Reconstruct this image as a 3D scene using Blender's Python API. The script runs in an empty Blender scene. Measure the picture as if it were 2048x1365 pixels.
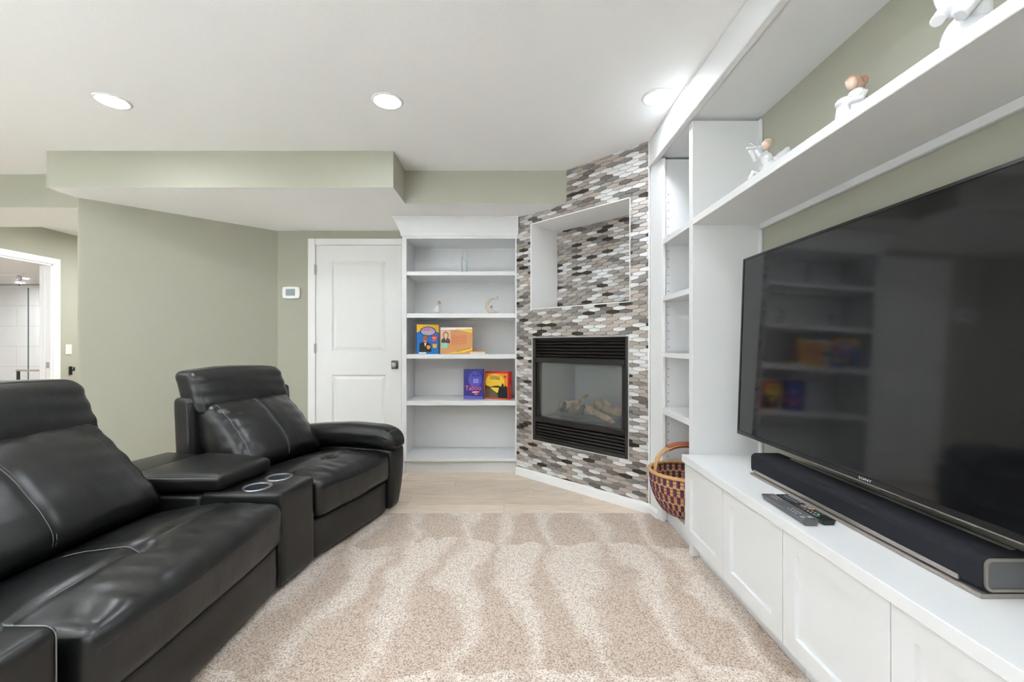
import bpy, bmesh, math, random
from mathutils import Vector, Matrix, noise

random.seed(7)
SC = bpy.context.scene
COL = SC.collection
R = math.radians

# ------------------------------------------------------------------ camera, world, exposure
H_CAM = 1.10
F_PX = 853.0
cam_d = bpy.data.cameras.new('camera')
cam_d.sensor_width = 36.0
cam_d.lens = 36.0 * F_PX / 2048.0
cam_d.shift_x = (1024 - 1020) / 2048.0
cam_d.shift_y = (690 - 682.5) / 2048.0
cam_d.clip_start = 0.02
cam = bpy.data.objects.new('camera', cam_d)
COL.objects.link(cam)
cam.location = (0, 0, H_CAM)
cam.rotation_euler = (R(90), 0, 0)
SC.camera = cam

world = bpy.data.worlds.new('world')
SC.world = world
world.use_nodes = True
world.node_tree.nodes['Background'].inputs[0].default_value = (0.9, 0.95, 1.0, 1)
world.node_tree.nodes['Background'].inputs[1].default_value = 0.15

vs = SC.view_settings
vs.view_transform = 'Standard'
vs.look = 'None'
vs.exposure = 1.10
vs.gamma = 1.0
vs.use_curve_mapping = False

SC.cycles.max_bounces = 16
SC.cycles.diffuse_bounces = 10
SC.cycles.transparent_max_bounces = 16

def added_fill(loc, rot, sx, sy, watt):
    d = bpy.data.lights.new('added_fill', 'AREA')
    d.shape = 'RECTANGLE'; d.size = sx; d.size_y = sy; d.energy = watt; d.color = (0.86, 0.93, 1.0)
    o = bpy.data.objects.new('added_fill', d); COL.objects.link(o)
    o.location = loc; o.rotation_euler = rot
    o['kind'] = 'helper'
# added area lights outside the two added windows, all unseen behind the camera
added_fill((-3.1, -3.80, 1.45), (R(-90), 0, R(180)), 2.6, 1.5, 2)
added_fill((-5.49, -1.5, 1.45), (R(90), 0, R(-90)), 2.2, 1.5, 1)

sun_d = bpy.data.lights.new('sun', 'SUN'); sun_d.energy = 160.0; sun_d.angle = R(1.0); sun_d.color = (0.60, 0.81, 1.0)
sun = bpy.data.objects.new('sun', sun_d); COL.objects.link(sun)
sun.rotation_euler = (R(48), 0, 0)      # added sun: its unseen carpet patch behind the camera bounces light onto the ceiling
LAMP = 100.0            # radiance of the downlight lenses
ZC = 2.43              # ceiling
ZS = 2.179             # lowered ceiling (bulkhead underside)
YW = 4.04              # back wall
XW = 1.285             # right wall
XL = -5.29             # far left wall

# ------------------------------------------------------------------ materials
def pmat(name, col, rough=0.5, spec=0.5, metal=0.0, coat=0.0, emit=None, estr=0.0):
    m = bpy.data.materials.new(name)
    m.use_nodes = True
    b = m.node_tree.nodes['Principled BSDF']
    b.inputs['Base Color'].default_value = (*col, 1)
    b.inputs['Roughness'].default_value = rough
    b.inputs['Specular IOR Level'].default_value = spec
    b.inputs['Metallic'].default_value = metal
    b.inputs['Coat Weight'].default_value = coat
    if emit:
        b.inputs['Emission Color'].default_value = (*emit, 1)
        b.inputs['Emission Strength'].default_value = estr
    return m

def nd(m, t, **kw):
    n = m.node_tree.nodes.new(t)
    for k, v in kw.items():
        if k.startswith('i_'):
            n.inputs[k[2:].replace('_', ' ')].default_value = v
        else:
            setattr(n, k, v)
    return n

def lk(m, a, ao, b, bi):
    m.node_tree.links.new(a.outputs[ao], b.inputs[bi])

def bsdf(m):
    return m.node_tree.nodes['Principled BSDF']

def add_bump(m, scale, strength, dist=0.002, detail=3.0, tex='ShaderNodeTexNoise', rough=0.5):
    tc = nd(m, 'ShaderNodeTexCoord')
    t = nd(m, tex)
    t.inputs['Scale'].default_value = scale
    if tex == 'ShaderNodeTexNoise':
        t.inputs['Detail'].default_value = detail
        t.inputs['Roughness'].default_value = rough
    b = nd(m, 'ShaderNodeBump')
    b.inputs['Strength'].default_value = strength
    b.inputs['Distance'].default_value = dist
    lk(m, tc, 'Object', t, 'Vector')
    lk(m, t, 0, b, 'Height')
    lk(m, b, 0, bsdf(m), 'Normal')
    return t, b

def add_var(m, c1, c2, scale, lo=0.35, hi=0.65, stretch=(1, 1, 1), detail=4.0, rnd=0.0):
    """base colour varies between two tones with a noise"""
    tc = nd(m, 'ShaderNodeTexCoord')
    mp = nd(m, 'ShaderNodeMapping')
    mp.inputs['Scale'].default_value = stretch
    t = nd(m, 'ShaderNodeTexNoise')
    t.inputs['Scale'].default_value = scale
    t.inputs['Detail'].default_value = detail
    r = nd(m, 'ShaderNodeValToRGB')
    r.color_ramp.elements[0].position = lo
    r.color_ramp.elements[0].color = (*c1, 1)
    r.color_ramp.elements[1].position = hi
    r.color_ramp.elements[1].color = (*c2, 1)
    lk(m, tc, 'Object', mp, 'Vector')
    lk(m, mp, 0, t, 'Vector')
    lk(m, t, 0, r, 'Fac')
    if rnd:
        oi = nd(m, 'ShaderNodeObjectInfo')
        ma = nd(m, 'ShaderNodeMapRange')
        ma.inputs['To Min'].default_value = 1 - rnd
        ma.inputs['To Max'].default_value = 1 + rnd
        mx = nd(m, 'ShaderNodeVectorMath', operation='SCALE')
        lk(m, oi, 'Random', ma, 'Value')
        lk(m, r, 0, mx, 0)
        lk(m, ma, 0, mx, 'Scale')
        lk(m, mx, 0, bsdf(m), 'Base Color')
        # shift the grain per object
        ad = nd(m, 'ShaderNodeVectorMath', operation='MULTIPLY_ADD')
        ad.inputs[1].default_value = (1, 1, 1)
        lk(m, mp, 0, ad, 0)
        cm = nd(m, 'ShaderNodeCombineXYZ')
        mu = nd(m, 'ShaderNodeMath', operation='MULTIPLY')
        mu.inputs[1].default_value = 37.0
        lk(m, oi, 'Random', mu, 0)
        lk(m, mu, 0, cm, 'X'); lk(m, mu, 0, cm, 'Z')
        lk(m, cm, 0, ad, 2)
        lk(m, ad, 0, t, 'Vector')
    else:
        lk(m, r, 0, bsdf(m), 'Base Color')
    return r

M = {}
M['ceiling'] = pmat('ceiling_paint', (0.88, 0.88, 0.88), 0.95, 0.2)
add_bump(M['ceiling'], 90, 0.25, 0.003)
M['green'] = pmat('sage_wall_paint', (0.372, 0.366, 0.300), 0.75, 0.3)
add_bump(M['green'], 160, 0.12, 0.002)
M['white'] = pmat('white_cabinet_lacquer', (0.725, 0.727, 0.735), 0.32, 0.4)
M['trim'] = pmat('white_trim_paint', (0.82, 0.82, 0.82), 0.4, 0.4)
M['doorwhite'] = pmat('white_door_paint', (0.79, 0.79, 0.79), 0.45, 0.4)
M['nickel'] = pmat('satin_nickel', (0.42, 0.41, 0.40), 0.35, 0.5, 1.0)
M['dnickel'] = pmat('pewter', (0.16, 0.155, 0.15), 0.35, 0.5, 1.0)
M['dark'] = pmat('dark_void', (0.01, 0.01, 0.01), 0.8)
M['black'] = pmat('black_plastic', (0.012, 0.012, 0.013), 0.35)
M['bmetal'] = pmat('black_painted_metal', (0.016, 0.014, 0.013), 0.42, 0.6)
M['bmetal2'] = pmat('brown_black_metal', (0.016, 0.013, 0.0115), 0.42, 0.4)
M['screen'] = pmat('television_glass', (0.006, 0.006, 0.007), 0.07, 0.62)
M['bezel'] = pmat('black_bezel', (0.010, 0.010, 0.011), 0.25, 0.5)
M['grey'] = pmat('grey_plastic', (0.10, 0.10, 0.105), 0.45)
M['silver'] = pmat('silver_strip', (0.40, 0.36, 0.33), 0.35, 0.5, 0.7)
M['fabric'] = pmat('speaker_cloth', (0.012, 0.0125, 0.017), 0.85, 0.25)
add_bump(M['fabric'], 1400, 0.4, 0.001)
M['lens'] = pmat('lamp_lens', (1, 1, 1), 0.5, emit=(0.87, 0.94, 1.0), estr=LAMP)
M['lens2'] = pmat('bright_lamp_lens', (1, 1, 1), 0.5, emit=(0.93, 0.97, 1.0), estr=LAMP * 3)
M['porcelain'] = pmat('white_porcelain', (0.68, 0.68, 0.70), 0.12, 0.6, coat=0.4)
M['porc_blue'] = pmat('pale_blue_porcelain', (0.50, 0.54, 0.57), 0.15, 0.6, coat=0.3)
M['skin_porc'] = pmat('flesh_glaze', (0.66, 0.48, 0.38), 0.2, 0.5)
M['hair_porc'] = pmat('brown_hair_glaze', (0.32, 0.19, 0.13), 0.3, 0.5)
M['hair_gold'] = pmat('sandy_hair_glaze', (0.42, 0.34, 0.25), 0.3, 0.5)
M['gold_porc'] = pmat('champagne_glaze', (0.60, 0.50, 0.40), 0.25, 0.6)
M['lcd'] = pmat('thermostat_display', (0.22, 0.28, 0.29), 0.2)
M['glossw'] = pmat('white_plastic', (0.80, 0.80, 0.79), 0.3)
M['switchp'] = pmat('almond_plastic', (0.80, 0.72, 0.67), 0.35)

# leather: fine grain, soft creases, broad sheen
lm = pmat('black_leather', (0.0065, 0.0065, 0.0068), 0.30, 0.50)
tc = nd(lm, 'ShaderNodeTexCoord')
n1 = nd(lm, 'ShaderNodeTexNoise'); n1.inputs['Scale'].default_value = 420; n1.inputs['Detail'].default_value = 2
n2 = nd(lm, 'ShaderNodeTexNoise'); n2.inputs['Scale'].default_value = 9; n2.inputs['Detail'].default_value = 2.5
n2.inputs['Distortion'].default_value = 0.6
b1 = nd(lm, 'ShaderNodeBump'); b1.inputs['Strength'].default_value = 0.22; b1.inputs['Distance'].default_value = 0.001
b2 = nd(lm, 'ShaderNodeBump'); b2.inputs['Strength'].default_value = 0.07; b2.inputs['Distance'].default_value = 0.010
for n in (n1, n2):
    lk(lm, tc, 'Object', n, 'Vector')
lk(lm, n1, 0, b1, 'Height'); lk(lm, n2, 0, b2, 'Height')
lk(lm, b1, 0, b2, 'Normal')
# soft stretch wrinkles running back from the front edges
mpw = nd(lm, 'ShaderNodeMapping'); mpw.inputs['Scale'].default_value = (2.2, 13, 9); mpw.inputs['Rotation'].default_value = (0, 0, R(-10))
n3 = nd(lm, 'ShaderNodeTexNoise'); n3.inputs['Scale'].default_value = 1.6; n3.inputs['Detail'].default_value = 2; n3.inputs['Distortion'].default_value = 0.3
b3 = nd(lm, 'ShaderNodeBump'); b3.inputs['Strength'].default_value = 0.12; b3.inputs['Distance'].default_value = 0.012
lk(lm, tc, 'Object', mpw, 'Vector'); lk(lm, mpw, 0, n3, 'Vector'); lk(lm, n3, 0, b3, 'Height')
lk(lm, b2, 0, b3, 'Normal'); lk(lm, b3, 0, bsdf(lm), 'Normal')
M['leather'] = lm
ls_ = pmat('smooth_black_leather', (0.0075, 0.0073, 0.0073), 0.33, 0.45)
add_bump(ls_, 420, 0.22, 0.001, 2.0)
M['leather_smooth'] = ls_
M['thread'] = pmat('grey_thread', (0.22, 0.22, 0.225), 0.6)
M['piping'] = pmat('leather_piping', (0.02, 0.02, 0.02), 0.4)
M['cupring'] = pmat('cup_ring_metal', (0.30, 0.30, 0.31), 0.3, 0.5, 1.0)
M['cupwell'] = pmat('cup_well', (0.012, 0.018, 0.030), 0.25)

# carpet: cut pile; vacuum marks with their nap shading painted in two tones
cm_ = pmat('beige_cut_pile', (0.5, 0.4, 0.33), 0.95, 0.1)
tc = nd(cm_, 'ShaderNodeTexCoord')
sp = nd(cm_, 'ShaderNodeSeparateXYZ'); lk(cm_, tc, 'Object', sp, 0)
nz = nd(cm_, 'ShaderNodeTexNoise'); nz.inputs['Scale'].default_value = 2.3; nz.inputs['Detail'].default_value = 3
lk(cm_, tc, 'Object', nz, 'Vector')
def mth(op, a=None, b=None, c=None, m=cm_):
    n = nd(m, 'ShaderNodeMath', operation=op)
    for i, v in enumerate((a, b, c)):
        if v is None:
            continue
        if isinstance(v, (int, float)):
            n.inputs[i].default_value = v
        else:
            m.node_tree.links.new(v, n.inputs[i])
    return n.outputs[0]
wob = mth('MULTIPLY_ADD', nz.outputs[0], 1.5, -0.75)
row = mth('MULTIPLY_ADD', sp.outputs['Y'], 1.09, mth('MULTIPLY', wob, 0.35))       # one vacuum pass about 0.92 m
rfl = mth('FLOOR', row)
rfr = mth('FRACT', row)
xk = mth('ADD', mth('MULTIPLY_ADD', sp.outputs['X'], 3.7, wob), mth('MULTIPLY', rfl, 0.37))
tri = mth('MULTIPLY', mth('PINGPONG', xk, 0.5), 2.0)
dif = mth('SUBTRACT', tri, mth('MULTIPLY_ADD', rfr, 0.75, 0.12))
msk = nd(cm_, 'ShaderNodeMapRange', interpolation_type='SMOOTHSTEP')
msk.inputs['From Min'].default_value = -0.28; msk.inputs['From Max'].default_value = 0.28
cm_.node_tree.links.new(dif, msk.inputs['Value'])
cr = nd(cm_, 'ShaderNodeMix', data_type='RGBA')
cr.inputs[6].default_value = (0.71, 0.62, 0.55, 1)
cr.inputs[7].default_value = (0.56, 0.455, 0.38, 1)
lk(cm_, msk, 0, cr, 0)
fl = nd(cm_, 'ShaderNodeTexNoise'); fl.inputs['Scale'].default_value = 190; fl.inputs['Detail'].default_value = 3; fl.inputs['Roughness'].default_value = 0.7
lk(cm_, tc, 'Object', fl, 'Vector')
fr = nd(cm_, 'ShaderNodeValToRGB')
fr.color_ramp.elements[0].position = 0.34; fr.color_ramp.elements[0].color = (0.34, 0.28, 0.235, 1)
fr.color_ramp.elements[1].position = 0.56; fr.color_ramp.elements[1].color = (1.12, 1.12, 1.12, 1)
lk(cm_, fl, 0, fr, 0)
mu = nd(cm_, 'ShaderNodeMix', data_type='RGBA', blend_type='MULTIPLY'); mu.inputs[0].default_value = 1.0
lk(cm_, cr, 2, mu, 6); lk(cm_, fr, 0, mu, 7)
lk(cm_, mu, 2, bsdf(cm_), 'Base Color')
bp = nd(cm_, 'ShaderNodeBump'); bp.inputs['Strength'].default_value = 0.6; bp.inputs['Distance'].default_value = 0.006
lk(cm_, fl, 0, bp, 'Height'); lk(cm_, bp, 0, bsdf(cm_), 'Normal')
bsdf(cm_).inputs['Sheen Weight'].default_value = 0.15
M['carpet'] = cm_

M['plank'] = pmat('light_oak_plank', (0.5, 0.4, 0.3), 0.38, 0.4)
add_var(M['plank'], (0.55, 0.435, 0.335), (0.72, 0.61, 0.50), 5.0, 0.3, 0.7, (1.2, 14, 1), 5, rnd=0.13)
M['subfloor'] = pmat('plank_joint', (0.20, 0.15, 0.11), 0.7)

# mosaic tile glazes
TILE = []
for nm, c1, c2, rg in (('pearl_tile', (0.50, 0.50, 0.505), (0.70, 0.69, 0.69), 0.12),
                       ('taupe_tile', (0.27, 0.235, 0.21), (0.36, 0.315, 0.285), 0.22),
                       ('grey_tile', (0.165, 0.152, 0.145), (0.235, 0.218, 0.208), 0.25),
                       ('umber_tile', (0.105, 0.092, 0.085), (0.15, 0.132, 0.122), 0.25),
                       ('bronze_tile', (0.022, 0.018, 0.012), (0.040, 0.034, 0.024), 0.15),
                       ('sand_tile', (0.36, 0.31, 0.275), (0.46, 0.405, 0.365), 0.2)):
    m = pmat(nm, c1, rg, 0.5)
    add_var(m, c1, c2, 9.0, 0.3, 0.7, (1, 1, 3.0), 5)
    TILE.append(m)
M['grout'] = pmat('grey_grout', (0.50, 0.47, 0.45), 0.9)
M['bathtile'] = pmat('white_wall_tile', (0.74, 0.73, 0.72), 0.25)
M['bathgrout'] = pmat('bath_grout', (0.42, 0.41, 0.40), 0.8)
M['log'] = pmat('ceramic_log', (0.40, 0.24, 0.13), 0.9)
add_var(M['log'], (0.16, 0.09, 0.05), (0.62, 0.40, 0.23), 14, 0.35, 0.65, (1, 1, 1), 6)
M['ember'] = pmat('charred_log', (0.02, 0.017, 0.015), 0.9)
M['firebox'] = pmat('firebox_steel', (0.55, 0.56, 0.57), 0.42, 0.5, 0.85)

def glass_mat(name, haze, gloss_fac, tint=(0.9, 0.92, 0.92)):
    m = bpy.data.materials.new(name); m.use_nodes = True
    nt = m.node_tree; nt.nodes.remove(nt.nodes['Principled BSDF'])
    out = nt.nodes['Material Output']
    tr = nd(m, 'ShaderNodeBsdfTransparent'); tr.inputs[0].default_value = (*tint, 1)
    gl = nd(m, 'ShaderNodeBsdfGlossy'); gl.inputs['Roughness'].default_value = 0.06
    df = nd(m, 'ShaderNodeBsdfDiffuse'); df.inputs[0].default_value = (0.6, 0.6, 0.6, 1)
    m1 = nd(m, 'ShaderNodeMixShader'); m1.inputs[0].default_value = haze
    lk(m, tr, 0, m1, 1); lk(m, df, 0, m1, 2)
    fn = nd(m, 'ShaderNodeLayerWeight'); fn.inputs[0].default_value = 0.5
    pw = nd(m, 'ShaderNodeMath', operation='POWER'); pw.inputs[1].default_value = 4.0
    lk(m, fn, 'Facing', pw, 0)
    ml = nd(m, 'ShaderNodeMath', operation='MULTIPLY_ADD'); ml.inputs[1].default_value = 0.6 * gloss_fac; ml.inputs[2].default_value = 0.04 * gloss_fac
    lk(m, pw, 0, ml, 0)
    m2 = nd(m, 'ShaderNodeMixShader'); lk(m, ml, 0, m2, 0)
    lk(m, m1, 0, m2, 1); lk(m, gl, 0, m2, 2)
    lk(m, m2, 0, out, 0)
    return m
M['fireglass'] = glass_mat('hazy_fire_glass', 0.10, 1.6)
M['glass'] = glass_mat('clear_shower_glass', 0.01, 0.6, (0.985, 0.988, 0.987))
M['glassedge'] = pmat('glass_edge', (0.10, 0.13, 0.12), 0.2)

# ------------------------------------------------------------------ helpers
def origin_of(o):
    v = Vector((0, 0, 0))
    while o is not None:
        v += Vector(o.location)
        o = o.parent
    return v

def tag(o, label=None, cat=None, group=None, kind=None):
    if label: o['label'] = label
    if cat: o['category'] = cat
    if group: o['group'] = group
    if kind: o['kind'] = kind
    return o

def thing(name, label, cat, loc, group=None):
    o = bpy.data.objects.new(name, None)
    o.empty_display_size = 0.05
    COL.objects.link(o)
    o.location = loc
    return tag(o, label, cat, group)

def emit_mesh(name, verts, faces, mats, parent=None, loc=None, mi=None, smooth=False, bevel=0.0, bseg=1):
    """verts are in world space; the object's origin is its parent's (or loc)"""
    if not isinstance(mats, (list, tuple)):
        mats = [mats]
    org = origin_of(parent) if parent is not None else Vector(loc or (0, 0, 0))
    me = bpy.data.meshes.new(name)
    me.from_pydata([tuple(Vector(v) - org) for v in verts], [], faces)
    for m in mats:
        me.materials.append(m)
    if mi:
        for p, k in zip(me.polygons, mi):
            p.material_index = k
    bm = bmesh.new(); bm.from_mesh(me)
    bmesh.ops.recalc_face_normals(bm, faces=bm.faces)
    if bevel:
        es = [e for e in bm.edges if len(e.link_faces) == 2 and e.calc_face_angle(0) > 0.6]
        bmesh.ops.bevel(bm, geom=es, offset=bevel, segments=bseg, affect='EDGES', profile=0.5, clamp_overlap=True)
    bm.to_mesh(me); bm.free()
    if smooth:
        for p in me.polygons:
            p.use_smooth = True
    o = bpy.data.objects.new(name, me)
    COL.objects.link(o)
    if parent is not None:
        o.parent = parent
    else:
        o.location = org
    return o

BF = [(0, 1, 3, 2), (4, 6, 7, 5), (0, 4, 5, 1), (2, 3, 7, 6), (0, 2, 6, 4), (1, 5, 7, 3)]
def bverts(x0, x1, y0, y1, z0, z1):
    return [(x, y, z) for x in (x0, x1) for y in (y0, y1) for z in (z0, z1)]

class MB:
    """collects shapes that make up ONE mesh"""
    def __init__(s):
        s.v = []; s.f = []; s.mi = []
    def add(s, verts, faces, k=0):
        n = len(s.v)
        s.v += [tuple(v) for v in verts]
        s.f += [tuple(i + n for i in f) for f in faces]
        s.mi += [k] * len(faces)
        return s
    def box(s, x0, x1, y0, y1, z0, z1, k=0, fn=None):
        vv = bverts(x0, x1, y0, y1, z0, z1)
        if fn: vv = [fn(*v) for v in vv]
        return s.add(vv, BF, k)
    def prism(s, pts, z0, z1, k=0, fn=None):
        n = len(pts)
        vv = [(x, y, z0) for x, y in pts] + [(x, y, z1) for x, y in pts]
        if fn: vv = [fn(*v) for v in vv]
        fs = [tuple(range(n))[::-1], tuple(range(n, 2 * n))] + [(i, (i + 1) % n, n + (i + 1) % n, n + i) for i in range(n)]
        return s.add(vv, fs, k)
    def tube(s, pts, r, seg=8, k=0, closed=False, taper=None):
        pts = [Vector(p) for p in pts]
        n = len(pts); rings = []
        up = Vector((0.13, 0.21, 0.97)).normalized()
        for i, p in enumerate(pts):
            a = pts[(i - 1) % n] if (closed or i > 0) else p
            b = pts[(i + 1) % n] if (closed or i < n - 1) else p
            t = (b - a).normalized()
            x = t.cross(up)
            if x.length < 1e-3: x = t.cross(Vector((1, 0, 0)))
            x.normalize(); y = t.cross(x)
            rr = r * (taper[i] if taper else 1)
            rings.append([p + (x * math.cos(2 * math.pi * j / seg) + y * math.sin(2 * math.pi * j / seg)) * rr for j in range(seg)])
        vv = [v for rg in rings for v in rg]; fs = []
        for i in range(n if closed else n - 1):
            a, b = i * seg, ((i + 1) % n) * seg
            for j in range(seg):
                fs.append((a + j, a + (j + 1) % seg, b + (j + 1) % seg, b + j))
        if not closed:
            fs += [tuple(range(seg))[::-1], tuple(range((n - 1) * seg, n * seg))]
        return s.add(vv, fs, k)
    def lathe(s, prof, c, seg=24, k=0, axis=None, closed=False):
        """prof: (radius, height) pairs about the vertical through c (or along axis)"""
        c = Vector(c)
        ax = Vector(axis).normalized() if axis else Vector((0, 0, 1))
        x = ax.cross(Vector((0.3, 0.9, 0.1)) if abs(ax.y) < 0.9 else Vector((1, 0, 0))).normalized(); y = ax.cross(x)
        n = len(prof); vv = []
        for (r, h) in prof:
            for j in range(seg):
                a = 2 * math.pi * j / seg
                vv.append(c + ax * h + (x * math.cos(a) + y * math.sin(a)) * max(r, 1e-5))
        fs = []
        for i in range(n - 1 if not closed else n):
            a, b = i * seg, ((i + 1) % n) * seg
            for j in range(seg):
                fs.append((a + j, a + (j + 1) % seg, b + (j + 1) % seg, b + j))
        if not closed:
            fs += [tuple(range(seg))[::-1], tuple(range((n - 1) * seg, n * seg))]
        return s.add(vv, fs, k)
    def ball(s, c, rad, k=0, seg=14, rot=None):
        c = Vector(c); rx, ry, rz = rad if isinstance(rad, (tuple, list)) else (rad,) * 3
        rings = seg // 2 + 1
        vv = []; fs = []
        for i in range(rings + 1):
            t = math.pi * i / rings
            for j in range(seg):
                a = 2 * math.pi * j / seg
                p = Vector((rx * math.sin(t) * math.cos(a), ry * math.sin(t) * math.sin(a), rz * math.cos(t)))
                if rot: p = rot @ p
                vv.append(c + p)
        for i in range(rings):
            for j in range(seg):
                fs.append((i * seg + j, i * seg + (j + 1) % seg, (i + 1) * seg + (j + 1) % seg, (i + 1) * seg + j))
        return s.add(vv, fs, k)
    def build(s, name, mats, parent=None, loc=None, smooth=False, bevel=0.0, bseg=1):
        return emit_mesh(name, s.v, s.f, mats, parent, loc, s.mi, smooth, bevel, bseg)

def boxo(name, x0, x1, y0, y1, z0, z1, mat, parent=None, loc=None, bevel=0.0, bseg=1, fn=None):
    m = MB(); m.box(x0, x1, y0, y1, z0, z1, 0, fn)
    if parent is None and loc is None:
        loc = ((x0 + x1) / 2, (y0 + y1) / 2, z0)
    return m.build(name, mat, parent, loc, False, bevel, bseg)

def struct(o):
    o['kind'] = 'structure'
    return o

def text_mesh(name, s, org, ux, uy, size, mat, parent, ext=0.0006, align='CENTER', width=None):
    cu = bpy.data.curves.new(name, 'FONT')
    cu.body = s; cu.size = 1.0; cu.align_x = align; cu.align_y = 'CENTER'; cu.resolution_u = 2
    cu.extrude = 0.0
    tmp = bpy.data.objects.new(name, cu); COL.objects.link(tmp)
    dg = bpy.context.evaluated_depsgraph_get()
    me = bpy.data.meshes.new_from_object(tmp.evaluated_get(dg))
    bpy.data.objects.remove(tmp)
    xs = [v.co.x for v in me.vertices]
    w = max(xs) - min(xs)
    k = (width / w) if width else size
    ux = Vector(ux).normalized(); uy = Vector(uy).normalized(); un = ux.cross(uy)
    vv = [Vector(org) + ux * v.co.x * k + uy * v.co.y * size + un * ext for v in me.vertices]
    fs = [tuple(p.vertices) for p in me.polygons]
    bpy.data.meshes.remove(me)
    return emit_mesh(name, vv, fs, mat, parent)

# puffy upholstery: a rounded box with crowned faces, mapped into place
def axis_samples(h, r, n):
    a = [-h + r * (1 - math.cos(math.pi / 2 * i / 4)) * 1.0 for i in range(4)]
    inner = [(-h + r) + (2 * (h - r)) * i / n for i in range(n + 1)]
    return a + inner + [-x for x in a[::-1]]

def pillow(name, size, r, fmap, mat, parent, puff=(0, 0, 0), n=(10, 10, 6), disp=None, wr=0.0, wscale=9.0, pw=2.0):
    hx, hy, hz = size[0] / 2, size[1] / 2, size[2] / 2
    H = (hx, hy, hz)
    def shape(p):
        q = [max(-(H[i] - r), min(H[i] - r, p[i])) for i in range(3)]
        d = Vector([p[i] - q[i] for i in range(3)])
        if d.length > 1e-9:
            d = d.normalized() * r
        v = [q[i] + d[i] for i in range(3)]
        u = [v[i] / H[i] for i in range(3)]
        cw = [max(0.0, 1 - abs(x) ** pw) for x in u]
        out = [v[0] + puff[0] * u[0] * cw[1] * cw[2], v[1] + puff[1] * u[1] * cw[0] * cw[2], v[2] + puff[2] * u[2] * cw[0] * cw[1]]
        if disp:
            dd = disp(u[0], u[1], u[2])
            out = [out[i] + dd[i] for i in range(3)]
        w = Vector(fmap(*out))
        if wr:
            nv = noise.noise_vector(w * wscale)
            nv2 = noise.noise_vector(w * wscale * 2.7)
            w = w + nv * wr + nv2 * wr * 0.35
        return w
    S = [axis_samples(H[i], r, n[i]) for i in range(3)]
    idx = {}; verts = []; faces = []
    def vid(p):
        k = tuple(round(x, 6) for x in p)
        if k not in idx:
            idx[k] = len(verts); verts.append(shape(p))
        return idx[k]
    for ax in range(3):
        b, c = (ax + 1) % 3, (ax + 2) % 3
        for sgn in (-1, 1):
            for i in range(len(S[b]) - 1):
                for j in range(len(S[c]) - 1):
                    quad = []
                    for (ii, jj) in ((i, j), (i + 1, j), (i + 1, j + 1), (i, j + 1)):
                        p = [0, 0, 0]; p[ax] = sgn * H[ax]; p[b] = S[b][ii]; p[c] = S[c][jj]
                        quad.append(vid(p))
                    faces.append(tuple(quad))
    o = emit_mesh(name, verts, faces, mat, parent, smooth=True)
    def surf(u, v, w):
        return shape((u * hx, v * hy, w * hz))
    return o, surf

def stitch(parent, pts, r=0.0012, mat=None, name='stitching'):
    m = MB(); m.tube(pts, r, 5)
    return m.build(name, mat or M['thread'], parent, smooth=True)

# ------------------------------------------------------------------ setting: floor
floor = boxo('floor', -8.8, 1.5, -3.7, 8.2, -0.10, -0.006, M['subfloor'])
struct(floor)
# light oak planks laid across the room beyond the carpet
PY0, PW = 2.745, 0.182
for r_ in range(8):
    y0 = PY0 + r_ * PW
    off = (0.0, 0.55, 0.22, 0.83, 0.41, 0.12, 0.68, 0.3)[r_]
    x = -2.5 + off - 1.2
    while x < 1.05:
        x1 = x + 1.22
        a, b = max(x, -3.1), min(x1, 1.0)
        if b - a > 0.05:
            boxo('plank', a + 0.0007, b - 0.0007, y0 + 0.0007, y0 + PW - 0.0007, -0.006, 0.0, M['plank'], floor, bevel=0.0008)
        x = x1
hall_floor = boxo('floor_hall', -8.8, -3.1, 2.745, 8.2, -0.006, 0.0, M['plank'])
struct(hall_floor)

carpet = boxo('carpet', XL, 0.9715, -3.6, 2.76, -0.006, 0.012, M['carpet'], bevel=0.006, bseg=2)
tag(carpet, 'beige cut-pile carpet with vacuum stripes between black sofa and white cabinets', 'carpet')

# ------------------------------------------------------------------ setting: ceiling, walls
ceil = boxo('ceiling', -8.8, 1.5, -3.7, 8.2, ZC, ZC + 0.1, M['ceiling'])
struct(ceil)

m = MB()
def soff(m, x0, x1, y0, y1, z0, z1):
    n = len(m.f)
    m.box(x0, x1, y0, y1, z0, z1)
    m.mi[n + 4] = 1            # underside is white
XS0, XS1 = -3.178, -0.80
soff(m, XS0, XS1, 2.924, 4.1, ZS, ZC)
soff(m, XS1, 0.60, 3.255, 4.1, ZS, ZC)
lowc = m.build('ceiling_lower', [M['green'], M['ceiling']], None, (XS0, 2.924, ZS), bevel=0.0)
struct(lowc)

m = MB(); soff(m, XL, -3.15, 3.327, 3.88, 2.172, ZC)
beam = m.build('beam', [M['green'], M['ceiling']], None, (XL, 3.327, 2.172))
struct(beam)

# right wall
struct(boxo('wall_right', XW, XW + 0.12, -3.7, 4.2, 0, ZC, M['green']))
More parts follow.
